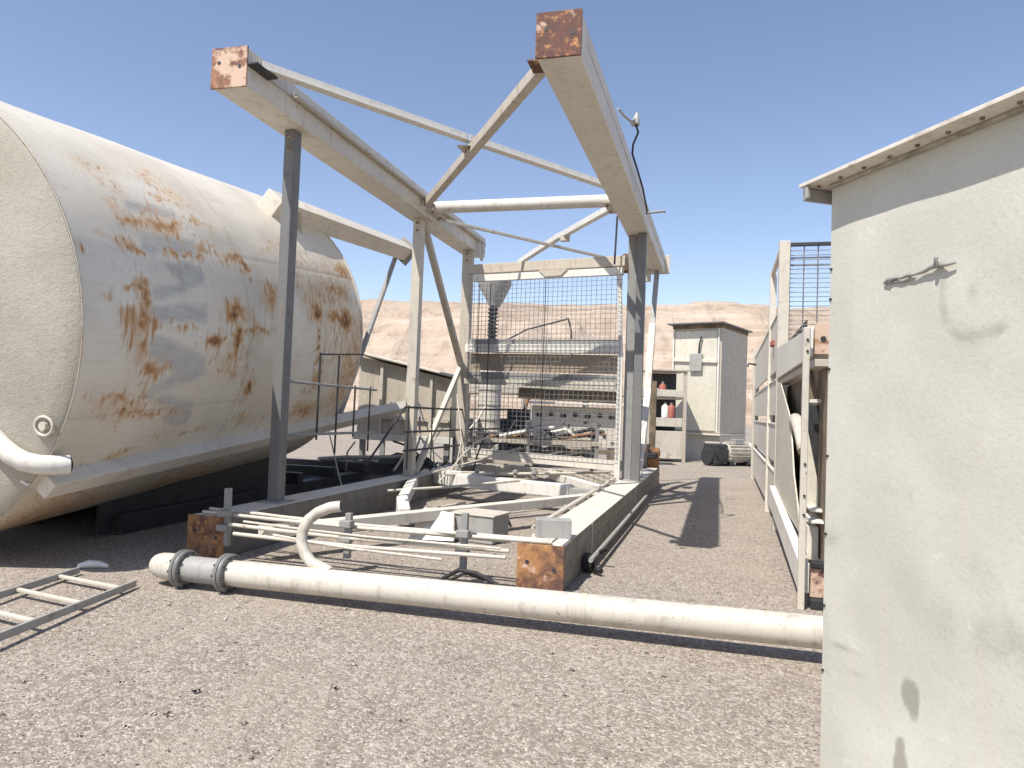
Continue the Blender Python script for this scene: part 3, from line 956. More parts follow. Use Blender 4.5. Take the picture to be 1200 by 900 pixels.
def H(s, u, d):
    return SA + Ss * s + Su * u - Sa * d
mb = MB()
path = [H(.35, -.1, .28), H(.8, -.5, .22), H(1.10, -.78, .16), H(1.26, -.92, .14), H(1.38, -1.03, .135), H(1.48, -1.10, .13), H(1.58, -1.15, .115), H(1.67, -1.178, .07), H(1.76, -1.19, .0), H(1.82, -1.19, -.08)]
mb.tube(path, .078, 18)
fp = mb.build('filling_pipe', M['white'], silo)
mb = MB().tube([H(1.821, -1.19, -.081), H(1.823, -1.19, -.085)], .06, 16)
mb.build('pipe_mouth', M['dark'], fp)
mb = MB()
cc = H(1.72, -.87, .06)
mb.tube([cc + Ss * (.085 * math.cos(2 * math.pi * k / 24)) + Su * (.075 * math.sin(2 * math.pi * k / 24)) for k in range(25)], .012, 8, False)
mb.tube([H(1.72, -.87, .0), H(1.72, -.87, .08)], .035, 10)
mb.build('lifting_lug', M['cream'], silo)
mb = MB().bar(H(1.10, .5, .15), H(1.14, .5, .15), .03, .02, Su).bar(H(1.0, 1.2, .12), H(1.30, 1.10, .10), .05, .22, Su)
mb.build('bracket', M['grey'], silo)
mb = MB().bar(H(1.34, -1.28, .02), H(1.52, -1.36, .012), .03, .02, Su)
mb.build('bracket', M['white'], silo)

# dark skid added to block light and blacken the ground below the silo
skid = thing('shade_block_skid', 'low dark skid with side plates, added to block light and deepen the shade beneath the silo', 'skid', (SA.x, SA.y, 0))
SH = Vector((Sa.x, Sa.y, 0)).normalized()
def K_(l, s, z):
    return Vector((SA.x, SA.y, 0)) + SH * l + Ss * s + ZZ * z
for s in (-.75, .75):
    MB().bar(K_(1.9, s, .11), K_(8.3, s, .11), .2, .22).build('shade_runner', M['dark'], skid, .01)
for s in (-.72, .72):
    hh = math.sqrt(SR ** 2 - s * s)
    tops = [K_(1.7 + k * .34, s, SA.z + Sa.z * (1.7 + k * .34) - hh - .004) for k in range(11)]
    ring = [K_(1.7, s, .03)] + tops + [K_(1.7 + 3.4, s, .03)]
    MB().prism(ring, Ss * .03).build('shade_skirt', M['dark'], skid, 0)
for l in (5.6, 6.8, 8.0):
    MB().bar(K_(l, -.9, .3), K_(l, .9, .3), .14, .16).build('shade_cross_beam', M['dark'], skid, .01)

mb = MB()  # crumpled black sheet, its colour stands in for shade past the silo
gx, gy = 22, 34
vs = []
for j in range(gy + 1):
    for i in range(gx + 1):
        x = -4.3 + 2.75 * i / gx + .25 * mnoise.noise((j * .12, 2.2, 0))
        y = 12.6 + 5.2 * j / gy + .2 * mnoise.noise((i * .15, 5.2, 0))
        ed = min(i, gx - i, j, gy - j) / 3.0
        vs.append((x, y, .015 + min(1, ed) * max(0, .16 + .28 * mnoise.fractal((x * .8, y * .5, 1.3), 1.0, 2.0, 3))))
mb.add(vs, [(j * (gx + 1) + i, j * (gx + 1) + i + 1, (j + 1) * (gx + 1) + i + 1, (j + 1) * (gx + 1) + i) for j in range(gy) for i in range(gx)], True)
tag(mb.build('shade_sheet', M['black'], None, 0, (-2.9, 15, 0)), 'crumpled black sheet standing in for shade on the ground between silo legs and hopper', 'shade sheet')

# ------------------------------------------------------------------ pipeline in the foreground
pipe = thing('pipeline', 'long white steel pipe with a flanged joint lying across the gravel', 'pipe', (-2.2, 5.76, 0))
a, b = Vector((-2.15, 5.62, .150)), Vector((2.75, 4.27, .198))
pd = (b - a).normalized()
mb = MB().tube([a + pd * .03, lerp(a, b, .25), lerp(a, b, .5), b], .099, 28)
mb.build('pipe', M['pipe'], pipe)
mb = MB().tube([lerp(a, b, .555) - pd * .006, lerp(a, b, .545) + pd * .006], .102, 28, False)
mb.build('weld_seam', M['beige'], pipe)
c0 = a - pd * .40
mb = MB().tube([c0 + pd * .02, a - pd * .02], .100, 24)
mb.build('sleeve', M['grey'], pipe)
for ctr in (c0, a):
    mb = MB().tube([ctr - pd * .035, ctr - pd * .03, ctr - pd * .004], [.130, .146, .146], 30).tube([ctr + pd * .004, ctr + pd * .03, ctr + pd * .035], [.146, .146, .130], 30)
    fl = mb.build('flange', M['post'], pipe)
    X = pd.cross(ZZ).normalized(); Y = X.cross(pd)
    mb = MB()
    for k in range(10):
        p = ctr + (X * math.cos(k * .6283) + Y * math.sin(k * .6283)) * .128
        mb.tube([p - pd * .050, p + pd * .050], .011, 6)
    mb.build('bolt', M['dark'], fl)
e0 = c0 - pd * .03
mb = MB().tube([e0 + pd * .02, e0 - pd * .05, e0 - pd * .12 + Vector((0, .01, 0)), e0 - pd * .19 + Vector((0, .03, 0)), e0 - pd * .24 + Vector((.0, .05, 0))], [.108, .108, .106, .100, .085], 24)
mb.build('elbow', M['pipe'], pipe)
mb = MB()
hp = [(-1.30, 5.40, .23), (-1.37, 5.45, .25), (-1.47, 5.49, .28), (-1.535, 5.52, .345), (-1.57, 5.54, .44), (-1.563, 5.55, .515), (-1.525, 5.56, .593), (-1.457, 5.56, .65), (-1.37, 5.56, .69), (-1.283, 5.56, .704)]
mb.tube(hp, .043, 14)
hk = mb.build('bent_pipe', M['pipe'], pipe)
mb = MB().tube([(-1.284, 5.56, .704), (-1.280, 5.56, .705)], .034, 12)
mb.build('pipe_mouth', M['dark'], hk)

tag(MB().box((2.45, 4.35, .0425), (.35, .22, .085)).build('timber', M['brown'], None, .008, (2.45, 4.35, 0)), 'short timber block propping up the hidden right end of the pipe', 'timber')

# ------------------------------------------------------------------ railing of thin tubes lying across the frame's near end
rail = thing('tube_railing', 'collapsed railing of thin pale tubes and upright clamps resting across the frame', 'railing', tuple(F(0, 1.8, 0)))
for (p, q_, r) in (((.27, 3.60, CB + .030), (.09, .14, CB + .030), .016), ((.07, 3.52, CB + .03), (.02, .10, CB + .028), .017),
                   ((-.05, 3.14, .335), (-.07, .44, .325), .018), ((-.10, 3.05, .265), (-.09, .46, .275), .018), ((.18, 2.9, CB + .03), (.16, .5, .36), .012), ((-.03, 3.0, .37), (-.12, .5, .35), .011), ((-.16, 2.6, .30), (-.14, 1.0, .22), .012), ((.34, 3.3, CB + .02), (.0, .9, .42), .012)):
    p, q_ = F(*p), F(*q_)
    mid = lerp(p, q_, .5) - ZZ * .02
    MB().tube([p, lerp(p, mid, .5) - ZZ * .004, mid, lerp(mid, q_, .5), q_], r, 12).build('rail', M['cream'], rail)
for (w, z0, z1) in ((3.21, .12, .66), (1.95, .12, .52), (.86, .06, .60)):
    u = MB().bar(F(.0 if w != 3.21 else .02, w, z0), F(.01, w, z1), .055, .05, DD).build('upright', M['steel'], rail, .004)
    mb = MB()
    for z in (.30, .43):
        mb.box(F(-.03, w, z), (.09, .11, .06), (DD, WW, ZZ))
    mb.build('clamp', M['steel'], u, .006)
mb = MB()
mb.tube([F(-.05, 1.05, .02), F(-.1, .86, .14), F(-.12, .7, .13), F(-.1, .48, .03)], .018, 8)
mb.tube([F(-.25, 1.0, .02), F(-.1, .8, .12), F(.05, .6, .03)], .014, 8)
mb.build('clamp', M['black'], rail)

# steel box on the ground inside the frame
bx = thing('junction_box', 'small pale steel box on the gravel inside the frame', 'box', (-.30, 8.15, 0))
X2 = Vector((.91, -.415, 0)); Y2 = Vector((.415, .91, 0))
MB().box((-.30, 8.20, .155), (.52, .42, .30), (X2, Y2, ZZ)).build('body', M['grey'], bx, .012)
MB().box((-.30, 8.20, .313), (.55, .45, .018), (X2, Y2, ZZ)).build('lid', M['cream'], bx, .004)
mb = MB().prism([(-1.08, 7.95, .03), (-.58, 7.92, .03), (-.60, 8.05, .30), (-.95, 8.15, .34)], (0.01, .02, .012))
tag(mb.build('sheet_offcut', M['white'], None, 0, (-.8, 8.0, 0)), 'triangular pale sheet offcut leaning beside the steel box', 'metal scrap')

# ------------------------------------------------------------------ ladder on the ground
lad = thing('ladder', 'weathered ladder with pale rungs lying flat on the gravel', 'ladder', (-3.2, 5.0, 0))
dl = Vector((-.035, -1, 0)).normalized()
for st in (Vector((-3.52, 5.98, .085)), Vector((-2.87, 5.63, .085))):
    MB().bar(st - ZZ * .045, st + dl * 3.4 + ZZ * .03, .026, .052).build('rail', M['grey'], lad, .004)
for k in range(7):
    up_ = ZZ * (-.045 + .075 * (.26 + .46 * k) / 3.4)
    p = Vector((-3.515, 5.72, .09)) + dl * (.46 * k) + up_
    q_ = Vector((-2.88, 5.44, .09)) + dl * (.46 * k) + up_
    MB().bar(p, q_, .032, .026).build('rung', M['cream'], lad, .006)
tag(MB().box((-3.3, 2.75, .035), (1.1, .16, .07)).build('timber', M['brown'], None, .008, (-3.3, 2.75, 0)), 'short timber propping up the lower end of the ladder', 'timber')
tag(MB().tube([(-3.66, 6.20, .02), (-3.58, 6.23, .035), (-3.50, 6.25, .03), (-3.42, 6.24, .02)], [.02, .035, .03, .015], 10).build('rag', M['white'], None, 0, (-3.55, 6.2, 0)),
    'small white scrap lying at the edge of the silo shadow', 'scrap')

# ------------------------------------------------------------------ cabin at the right edge
CW = Vector((.277, -.961, 0)).normalized(); CI = Vector((.961, .277, 0)).normalized(); CC = Vector((1.353, 3.07, 0))
cab = thing('metal_cabin', 'pale steel cabin with overhanging roof and stained wall close by on the right', 'cabin', tuple(CC))
CH, CLN, CD = 2.513, 3.4, 2.2
nu, nv = 170, 130
def cabwall(d, z, off=0.0):
    return CC + CW * d + CI * off + ZZ * z
us = np.linspace(0, CLN, nu + 1); us = (us / CLN) ** 1.35 * CLN
vz = np.linspace(0, CH, nv + 1)
U_, Z_ = np.meshgrid(us, vz, indexing='ij')
prng = np.random.default_rng(5)
def lat(nx_, ny_, seed):
    g = np.random.default_rng(seed).random((nx_ + 2, ny_ + 2))
    fi, fj = U_ / CLN * nx_, Z_ / CH * ny_
    i, j = fi.astype(int), fj.astype(int); u, v = fi - i, fj - j
    u, v = u * u * (3 - 2 * u), v * v * (3 - 2 * v)
    return g[i, j] * (1 - u) * (1 - v) + g[i + 1, j] * u * (1 - v) + g[i, j + 1] * (1 - u) * v + g[i + 1, j + 1] * u * v
stain = np.zeros_like(U_)
def blob(d, z, a, b, s, sharp=2):
    global stain
    q = np.sqrt(((U_ - d) / a) ** 2 + ((Z_ - z) / b) ** 2)
    stain = np.maximum(stain, s * np.exp(-q ** sharp))
blob(.452, .52, .043, .062, .85, 5); blob(.468, .475, .026, .05, .85, 4)
blob(.42, .325, .024, .035, .85, 4); blob(.425, .25, .036, .06, .85, 4)
curve = [(.565, 2.0), (.57, 1.93), (.585, 1.87), (.61, 1.83), (.65, 1.805), (.70, 1.80), (.75, 1.81), (.79, 1.825)]
for (d0, z0), (d1, z1) in zip(curve[:-1], curve[1:]):
    for t in np.linspace(0, 1, 5):
        blob(d0 + (d1 - d0) * t, z0 + (z1 - z0) * t, .024, .026, .40)
blob(.69, 1.96, .03, .05, .25); blob(.13, .58, .14, .02, .45); blob(.20, .50, .08, .015, .3); blob(.35, 1.25, .3, .06, .22)
blob(.72, 1.02, .12, .10, .30); blob(.60, .85, .10, .12, .25); blob(.80, .85, .15, .12, .35); blob(.62, 1.3, .15, .2, .18); blob(.03, 1.0, .06, .05, .3); blob(.02, .62, .05, .2, .3)
stain = stain + np.clip(lat(9, 7, 1) - .6, 0, 1) * .45
stain = stain * (.7 + .6 * lat(60, 45, 2))
dent = (lat(6, 5, 3) - .5) * .030 + (lat(16, 12, 4) - .5) * .010
dent *= np.minimum(1, U_ / .15) * np.minimum(1, (CH - Z_) / .2)
vs = (np.array(CC)[None, None] + U_[..., None] * np.array(CW) + dent[..., None] * np.array(CI) + Z_[..., None] * np.array((0, 0, 1.))) - np.array(CC)
ix = np.arange((nu + 1) * (nv + 1)).reshape(nu + 1, nv + 1)
q = np.stack([ix[:-1, :-1], ix[1:, :-1], ix[1:, 1:], ix[:-1, 1:]], -1).reshape(-1, 4)
me = bpy.data.meshes.new('wall')
allv = vs.reshape(-1, 3).tolist()
fl = q.tolist()
# the box behind the front sheet
o = len(allv)
p = [CI * .03, CW * CLN + CI * .03, CW * CLN + CI * CD, CI * CD]
allv += [tuple(x) for x in p] + [tuple(x + ZZ * CH) for x in p]
fl += [[o, o + 3, o + 2, o + 1], [o + 4, o + 5, o + 6, o + 7], [o + 1, o + 2, o + 6, o + 5], [o + 2, o + 3, o + 7, o + 6], [o + 3, o, o + 4, o + 7]]
# return edge of the sheet
fl += [[int(ix[0, 0]), int(ix[0, -1]), o + 4, o]]
me.from_pydata(allv, [], fl)
st_all = np.concatenate([stain.reshape(-1), np.zeros(8)]).astype(np.float32)
a_ = me.attributes.new('stain', 'FLOAT', 'POINT'); a_.data.foreach_set('value', st_all)
bm = bmesh.new(); bm.from_mesh(me); bmesh.ops.recalc_face_normals(bm, faces=bm.faces); bm.to_mesh(me); bm.free()
m = NT('cabin_wall_coat')
v = m.coords(False)
sa = m.n("ShaderNodeAttribute", attribute_name='stain').outputs['Fac']
n1 = m.noise(v, 1.4, 5, .6); n2 = m.noise(v, 11.0, 6, .65); n3 = m.noise(v, 55.0, 5, .7)
nv_ = m.noise(m.scale(v, (9, 9, .6)), 2.0, 5, .6)
c = m.mix(m.ramp(n1, .3, .7), (0.465, 0.457, 0.395), (0.54, 0.53, 0.46))
c = m.mix(m.ramp(nv_, .5, .75, 0, .4), c, (0.52, 0.48, 0.40))
c = m.mix(m.ramp(n3, .48, .75, 0, .4), c, (0.40, 0.38, 0.31))
c = m.mix(m.ramp(n2, .58, .75, 0, .35), c, (0.66, 0.65, 0.60))
x = m.math('ADD', sa, m.math('MULTIPLY', m.math('SUBTRACT', n3, .5), .3))
x = m.math('MULTIPLY', x, m.ramp(sa, .02, .15))
c = m.mix(m.ramp(x, .12, .75, 0, .8), c, (0.25, 0.235, 0.20))
m.bump(m.math('ADD', n3, m.math('MULTIPLY', n2, .7)), .33, .006)
me.materials.append(m.done(c, .7))
cw = bpy.data.objects.new('wall', me); COL.objects.link(cw); cw.parent = cab; cw['_w'] = tuple(CC)
# roof
OV, OB, RT = .108, .08, .016
mb = MB()
mb.hexa([cabwall(-OB, CH + .002, -OV), cabwall(CLN + .1, CH + .002, -OV), cabwall(CLN + .1, CH + .002, CD + .1), cabwall(-OB, CH + .002, CD + .1),
         cabwall(-OB, CH + .002 + RT, -OV), cabwall(CLN + .1, CH + .002 + RT, -OV), cabwall(CLN + .1, CH + .12, CD + .1), cabwall(-OB, CH + .12, CD + .1)])
roof = mb.build('roof', M['cream_clean'], cab, .002)
mb = MB().bar(cabwall(.0, CH - .006, -.012), cabwall(CLN, CH - .006, -.012), .02, .012)
mb.build('eave_angle', M['eave'], roof, .001)
mb = MB()
for k in range(13):
    p_ = cabwall(-.02 + k * .13, CH + .004, -.052)
    mb.tube([p_, p_ - ZZ * .010], .008, 6)
mb.build('bolt', M['brown'], roof)
mb = MB().bar(cabwall(-OB + .012, CH - .028, -OV + .02), cabwall(-OB + .012, CH - .028, .3), .02, .055).bar(cabwall(-OB + .03, CH - .028, -OV + .013), cabwall(-.03, CH - .028, -OV + .013), .018, .055)
mb.build('gutter_end', M['grey'], cab, .004)
mb = MB()
for z in (2.15, 2.02, 1.72, 1.35, 1.02, .72, .45):
    p_ = cabwall(.008, z, -.001)
    mb.tube([p_ + CI * .01 - CW * .0, p_ - CI * .006], .006, 6)
mb.build('rivet', M['dark'], cab)
mb = MB()
hz = [(.315, 2.040), (.34, 2.050), (.37, 2.052), (.40, 2.046), (.43, 2.053), (.46, 2.049), (.50, 2.054), (.53, 2.062), (.56, 2.068), (.60, 2.060), (.63, 2.062)]
mb.tube([cabwall(d, z, -.012 - .004 * (i % 2)) for i, (d, z) in enumerate(hz)], [.006, .010, .006, .005, .008, .004, .007, .008, .012, .006, .004], 7)
mb.tube([cabwall(d, z - .014, -.010) for d, z in hz[1:6]], .0035, 6)
mb.tube([cabwall(.345, 2.045, .01), cabwall(.345, 2.045, -.02)], .008, 6)
mb.tube([cabwall(.565, 2.065, .01), cabwall(.565, 2.065, -.03), cabwall(.568, 2.09, -.03)], .008, 6)
mb.build('broken_latch', M['steel'], cab)

# ------------------------------------------------------------------ second frame with boards, standing behind the cabin
SB = Vector((2.39, 5.72, 0)); SE = Vector((1.22, 4.09, 0)).normalized(); SN = Vector((SE.y, -SE.x, 0))
def Q(l, o, z):
    return SB + SE * l + SN * o + ZZ * z
sf = thing('screen_frame', 'cream steel machine frame with boarded side, sheet panels and wire guard behind the cabin', 'machine frame', tuple(SB))
def sp(name, mb, mat, bevel=.006, parent=None):
    return mb.build(name, M[mat], parent or sf, bevel)
sp('post', MB().bar(Q(0, -.045, .0), Q(0, -.045, 2.24), .05, .06, SE), 'cream')
sp('post', MB().bar(Q(4.25, .07, 0), Q(4.25, .07, 3.93), .14, .15, SE), 'cream')
sp('post', MB().bar(Q(6.1, .04, 0), Q(6.1, .04, 3.88), .10, .12, SE), 'cream_clean')
sp('post', MB().bar(Q(12.4, .05, 0), Q(12.4, .05, 3.2), .14, .12, SE), 'cream')
lc = sp('chord', MB().bar(Q(.05, -.02, .24), Q(4.15, -.02, .48), .08, .24), 'white')
lc2 = sp('chord', MB().bar(Q(.12, .13, .20), Q(12.3, .13, .20), .18, .20), 'cream')
sp('end_plate', MB().bar(Q(.09, .13, .20), Q(.12, .13, .20), .20, .23), 'rustpale', .003, lc2)
uc = sp('chord', MB().bar(Q(.12, .15, 2.16), Q(4.1, .15, 2.2), .22, .20), 'cream')
sp('end_plate', MB().bar(Q(.09, .15, 2.16), Q(.12, .15, 2.16), .245, .25), 'rustpale', .003, uc)
mb = MB().tube([Q(.085, .09, 2.16), Q(.092, .09, 2.16)], .022, 10)
sp('bolt_hole', mb, 'dark', 0, uc)
sp('top_rail', MB().bar(Q(4.3, .14, 3.90), Q(4.3, 2.3, 3.90), .05, .05), 'dark')
sp('top_rail', MB().bar(Q(4.25, .05, 3.88), Q(6.1, .03, 3.84), .06, .07), 'cream_clean')
sp('plate', MB().hexa([Q(4.15, .0, 2.04), Q(.12, .0, 2.02), Q(.12, .02, 2.02), Q(4.15, .02, 2.04), Q(4.15, .0, 2.46), Q(.12, .0, 2.26), Q(.12, .02, 2.26), Q(4.15, .02, 2.46)]), 'white', .003)
sp('shelf_beam', MB().bar(Q(4.1, .09, 1.985), Q(.1, .09, 1.965), .13, .06), 'beige')
sp('plate', MB().prism([Q(4.15, .01, 2.0), Q(3.55, .01, 1.95), Q(2.0, .01, 1.50), Q(1.5, .01, .95), Q(.9, .01, .62), Q(.8, .01, .48), Q(4.15, .01, .52)], SN * .015), 'olive', .003)
sp('plate', MB().hexa([Q(.12, .13, .34), Q(4.1, .13, .34), Q(4.1, .15, .34), Q(.12, .15, .34), Q(.12, .13, 1.93), Q(4.1, .13, 1.93), Q(4.1, .15, 1.93), Q(.12, .15, 1.93)]), 'brown', .002)
mb = MB().tube([Q(2.1, .09, 1.25), Q(2.0, .06, 1.42), Q(1.75, .04, 1.50), Q(1.35, .03, 1.47), Q(1.05, .03, 1.36), Q(.85, .04, 1.22)], [.05, .06, .065, .065, .06, .055], 14)
sp('chute', mb, 'cream', 0)
sp('plate', MB().prism([Q(.45, .03, 1.40), Q(.45, .03, .75), Q(.45, .12, .75), Q(.45, .12, .95)], SE * .015), 'olive', .003)
sp('plate', MB().prism([Q(.6, .03, 1.94), Q(.6, .07, 1.94), Q(.6, .12, 1.68), Q(.6, .03, 1.68)], SE * .015), 'brown', .003)
sp('plate', MB().prism([Q(.66, .04, 1.94), Q(.66, .125, 1.94), Q(.66, .125, 1.5), Q(.66, .10, 1.5)], SE * .015), 'white', .003)
sp('cross_rail', MB().bar(Q(.42, .03, 1.66), Q(.42, .125, 1.665), .03, .03), 'cream_clean', .003)
sp('dark_screen', MB().bar(Q(.57, .075, .95), Q(.57, .075, 1.63), .10, .02, SE), 'dark', .003)
sp('block', MB().box(Q(.6, .075, .47), (.5, .09, .28), (SE, SN, ZZ)), 'cream_clean', .01)
mb = MB().box(Q(.35, .075, .68), (.5, .10, .02), (SE, SN, ZZ)).box(Q(.5, .08, .76), (.6, .09, .02), (SE, SN, ZZ))
sp('loose_sheet', mb, 'white', .002)
mb = MB().box(Q(.12, .13, .04), (.2, .2, .08), (SE, SN, ZZ)).box(Q(.10, .09, .345), (.08, .12, .05), (SE, SN, ZZ))
sp('rubber_pad', mb, 'black', .01)
mb = MB()
for z in (.75, .9, 1.15, 2.05, 2.14):
    mb.tube([Q(-.028, -.04, z), Q(-.042, -.04, z)], .010, 6)
sp('bolt', mb, 'dark', 0)
# boarded side
for z0, z1 in ((.16, .78), (.89, 1.44), (1.55, 2.06), (2.18, 2.98)):
    sp('side_board', MB().hexa([Q(4.5, .02, z0), Q(12.3, .02, z0), Q(12.3, .05, z0), Q(4.5, .05, z0), Q(4.5, .02, z1), Q(12.3, .02, z1), Q(12.3, .05, z1), Q(4.5, .05, z1)]), 'cream_clean', .004)
    sp('board_lip', MB().bar(Q(4.5, .055, z1 - .012), Q(12.3, .055, z1 - .012), .10, .02), 'white', .003)
sp('backing', MB().hexa([Q(4.6, .40, .1), Q(12.3, .40, .1), Q(12.3, .42, .1), Q(4.6, .42, .1), Q(4.6, .40, 2.9), Q(12.3, .40, 2.9), Q(12.3, .42, 2.9), Q(4.6, .42, 2.9)]), 'brown', .002)
sp('hook', MB().tube([Q(11.6, .02, 2.75), Q(11.6, -.15, 2.78), Q(11.6, -.18, 2.70)], .025, 8), 'dark', 0)
sp('clamp', MB().box(Q(5.2, .0, 2.62), (.3, .06, .08), (SE, SN, ZZ)), 'red', .01)
mb = MB()
wire_grid(mb, Q(4.32, .15, 2.35), Q(4.32, 2.3, 2.35), Q(4.32, .15, 3.88), Q(4.32, 2.3, 3.88), 12, 24, .005)
for k in range(13):
    x_ = .15 + 2.15 * k / 12
    mb.bar(Q(4.335, x_, 2.35), Q(4.335, x_, 3.88), .016, .016, SE)
for z in (3.72, 3.62):
    mb.bar(Q(4.335, .15, z), Q(4.335, 2.3, z), .02, .02)
sp('wire_guard', mb, 'wire', 0)
tag(MB().tube([Q(4.30, .85, 2.92), Q(4.29, .93, 2.99), Q(4.29, 1.0, 2.93), Q(4.29, 1.1, 2.91)], [.02, .05, .04, .01], 8).build('rag', M['steel'], None, 0, tuple(Q(4.3, .95, 2.95))), 'dark scrap of cloth caught in the wire guard behind the cabin', 'scrap')

# ------------------------------------------------------------------ kiosk in the distance
KX = Vector((.81, -.586, 0)).normalized(); KY = Vector((.586, .81, 0)).normalized(); KC = Vector((6.97, 24.0, 0))   # KC = front right corner
def K(x, y, z):     # x to the left of the corner is negative
    return KC + KX * x + KY * y + ZZ * z
kio = thing('steel_kiosk', 'tall pale steel kiosk with a single cream door and flat overhanging roof in the distance', 'kiosk', tuple(KC))
def kp(name, mb, mat, bevel=.01, parent=None):
    return mb.build(name, M[mat], parent or kio, bevel)
def kbox(x0, x1, y0, y1, z0, z1):
    return MB().hexa([K(x0, y0, z0), K(x1, y0, z0), K(x1, y1, z0), K(x0, y1, z0), K(x0, y0, z1), K(x1, y0, z1), K(x1, y1, z1), K(x0, y1, z1)])
KWD, KDP = 1.72, 2.75
kp('plinth', kbox(-KWD, 0, .08, KDP, 0, .86), 'cream')
kp('wall', kbox(-KWD, 0, 0.06, KDP, .92, 4.55), 'beige', .02)
kp('sill', kbox(-KWD - .03, .05, -.06, KDP, .86, .92), 'cream_clean')
rf = kp('roof', kbox(-KWD - .12, .14, -.32, KDP + .12, 4.62, 4.67), 'post', .01)
kp('eave_strip', kbox(-KWD - .02, .02, -.02, KDP, 4.50, 4.62), 'brown', .01, rf)
dr = kp('door', kbox(-KWD + .07, -.14, -.0, .06, 1.0, 4.42), 'olive', .02)
kp('lock_bar', MB().bar(K(-KWD + .05, -.05, 3.42), K(-.1, -.05, 3.36), .06, .12), 'cream_clean', .01, dr)
kp('lock_plate', kbox(-1.06, -.62, -.12, -.03, 3.02, 3.62), 'grey', .01, dr)
kp('hasp', MB().tube([K(-.75, -.08, 3.6), K(-.72, -.10, 3.95), K(-.66, -.08, 4.2)], .03, 8), 'dark', 0, dr)
kp('frame', kbox(-.12, -.06, -.02, .058, .95, 4.48), 'white', .008, dr)
kp('frame', kbox(-KWD + .0, -KWD + .05, -.02, .058, .95, 4.48), 'white', .008, dr)

# ------------------------------------------------------------------ electric motor on the ground
mo = thing('electric_motor', 'greasy grey motor and gearbox dumped on the gravel before the kiosk', 'motor', (6.7, 22.2, 0))
ax_ = Vector((.93, .36, 0)); ay_ = Vector((-.36, .93, 0))
def O_(x, y, z):
    return Vector((6.7, 22.2, 0)) + ax_ * x + ay_ * y + ZZ * z
mb = MB()
c0, c1 = O_(-.1, 0, .42), O_(.75, .0, .42)
mb.tube([c0, c1], .27, 20)
for k in range(18):
    t = 2 * math.pi * k / 18
    d = ay_ * math.cos(t) + ZZ * math.sin(t)
    mb.bar(lerp(c0, c1, .05) + d * .29, lerp(c0, c1, .95) + d * .29, .02, .08, d)
mb.build('motor_body', M['cream'], mo, 0)
mb = MB().tube([c1, c1 + ax_ * .05, c1 + ax_ * .22], [.31, .31, .24], 20)
mb.build('fan_cover', M['white'], mo)
mb = MB().box(O_(-.42, 0, .36), (.5, .6, .62), (ax_, ay_, ZZ)).tube([O_(-.45, -.34, .4), O_(-.45, .34, .4)], .2, 16).tube([O_(-.75, 0, .3), O_(-.65, 0, .3)], .28, 16)
mb.build('gearbox', M['dark'], mo, .05)
mb = MB().box(O_(.3, -.1, .74), (.3, .25, .18), (ax_, ay_, ZZ))
mb.build('terminal_box', M['steel'], mo, .02)
for x_ in (.0, .65):
    MB().box(O_(x_, 0, .07), (.14, .62, .14), (ax_, ay_, ZZ)).build('foot', M['black'], mo, .02)
mb = MB().tube([O_(.5, -.4, .08), O_(.8, -.55, .12), O_(1.0, -.4, .18), O_(.9, -.2, .35)], .05, 8)
mb.build('cable', M['black'], mo)

# ------------------------------------------------------------------ hopper lying behind the silo legs
hop = thing('feed_hopper', 'pale sheet steel hopper with sloping lid and ribs beyond the silo legs', 'hopper', (-2.3, 16.5, 0))
mb = MB()
mb.hexa([(-3.25, 15.2, .82), (-1.25, 15.2, .82), (-1.25, 18.0, .82), (-3.25, 18.0, .82), (-3.25, 15.2, 2.50), (-1.25, 15.2, 2.08), (-1.25, 18.0, 2.08), (-3.25, 18.0, 2.50)])
hb = mb.build('body', M['beige'], hop, .02)
MB().hexa([(-3.35, 15.0, 2.56), (-1.1, 15.0, 2.09), (-1.1, 18.1, 2.09), (-3.35, 18.1, 2.56), (-3.35, 15.0, 2.62), (-1.1, 15.0, 2.15), (-1.1, 18.1, 2.15), (-3.35, 18.1, 2.62)]).build('lid', M['cream_clean'], hop, .02)
for x_ in (-2.75, -2.2, -1.7):
    MB().bar((x_, 15.15, .85), (x_, 15.15, 2.38 - (x_ + 3.1) * .20), .06, .09, (0, 1, 0)).build('rib', M['cream'], hop, .006)
MB().bar((-3.2, 15.16, 1.25), (-1.25, 15.16, 1.20), .03, .10).build('rail', M['beige'], hop, .006)
for x_ in (-3.15, -1.35):
    for y_ in (15.4, 17.8):
        MB().bar((x_, y_, 0), (x_, y_, .81), .12, .12, (0, 1, 0)).build('leg', M['steel'], hop, .006)
MB().bar((-3.3, 15.10, .82), (-1.2, 15.10, .78), .08, .13).build('rim', M['white'], hop, .006)
hs = [(-3.6, 13.6, .42), (-3.2, 14.0, .44), (-2.75, 14.4, .43), (-2.4, 14.9, .42), (-2.2, 15.4, .42), (-2.25, 16.2, .40)]
tag(MB().tube(hs, .045, 10).build('hose', M['grey'], None, 0, (-2.75, 14.4, 0)), 'pale hose trailing over the dark ground under the hopper', 'hose')

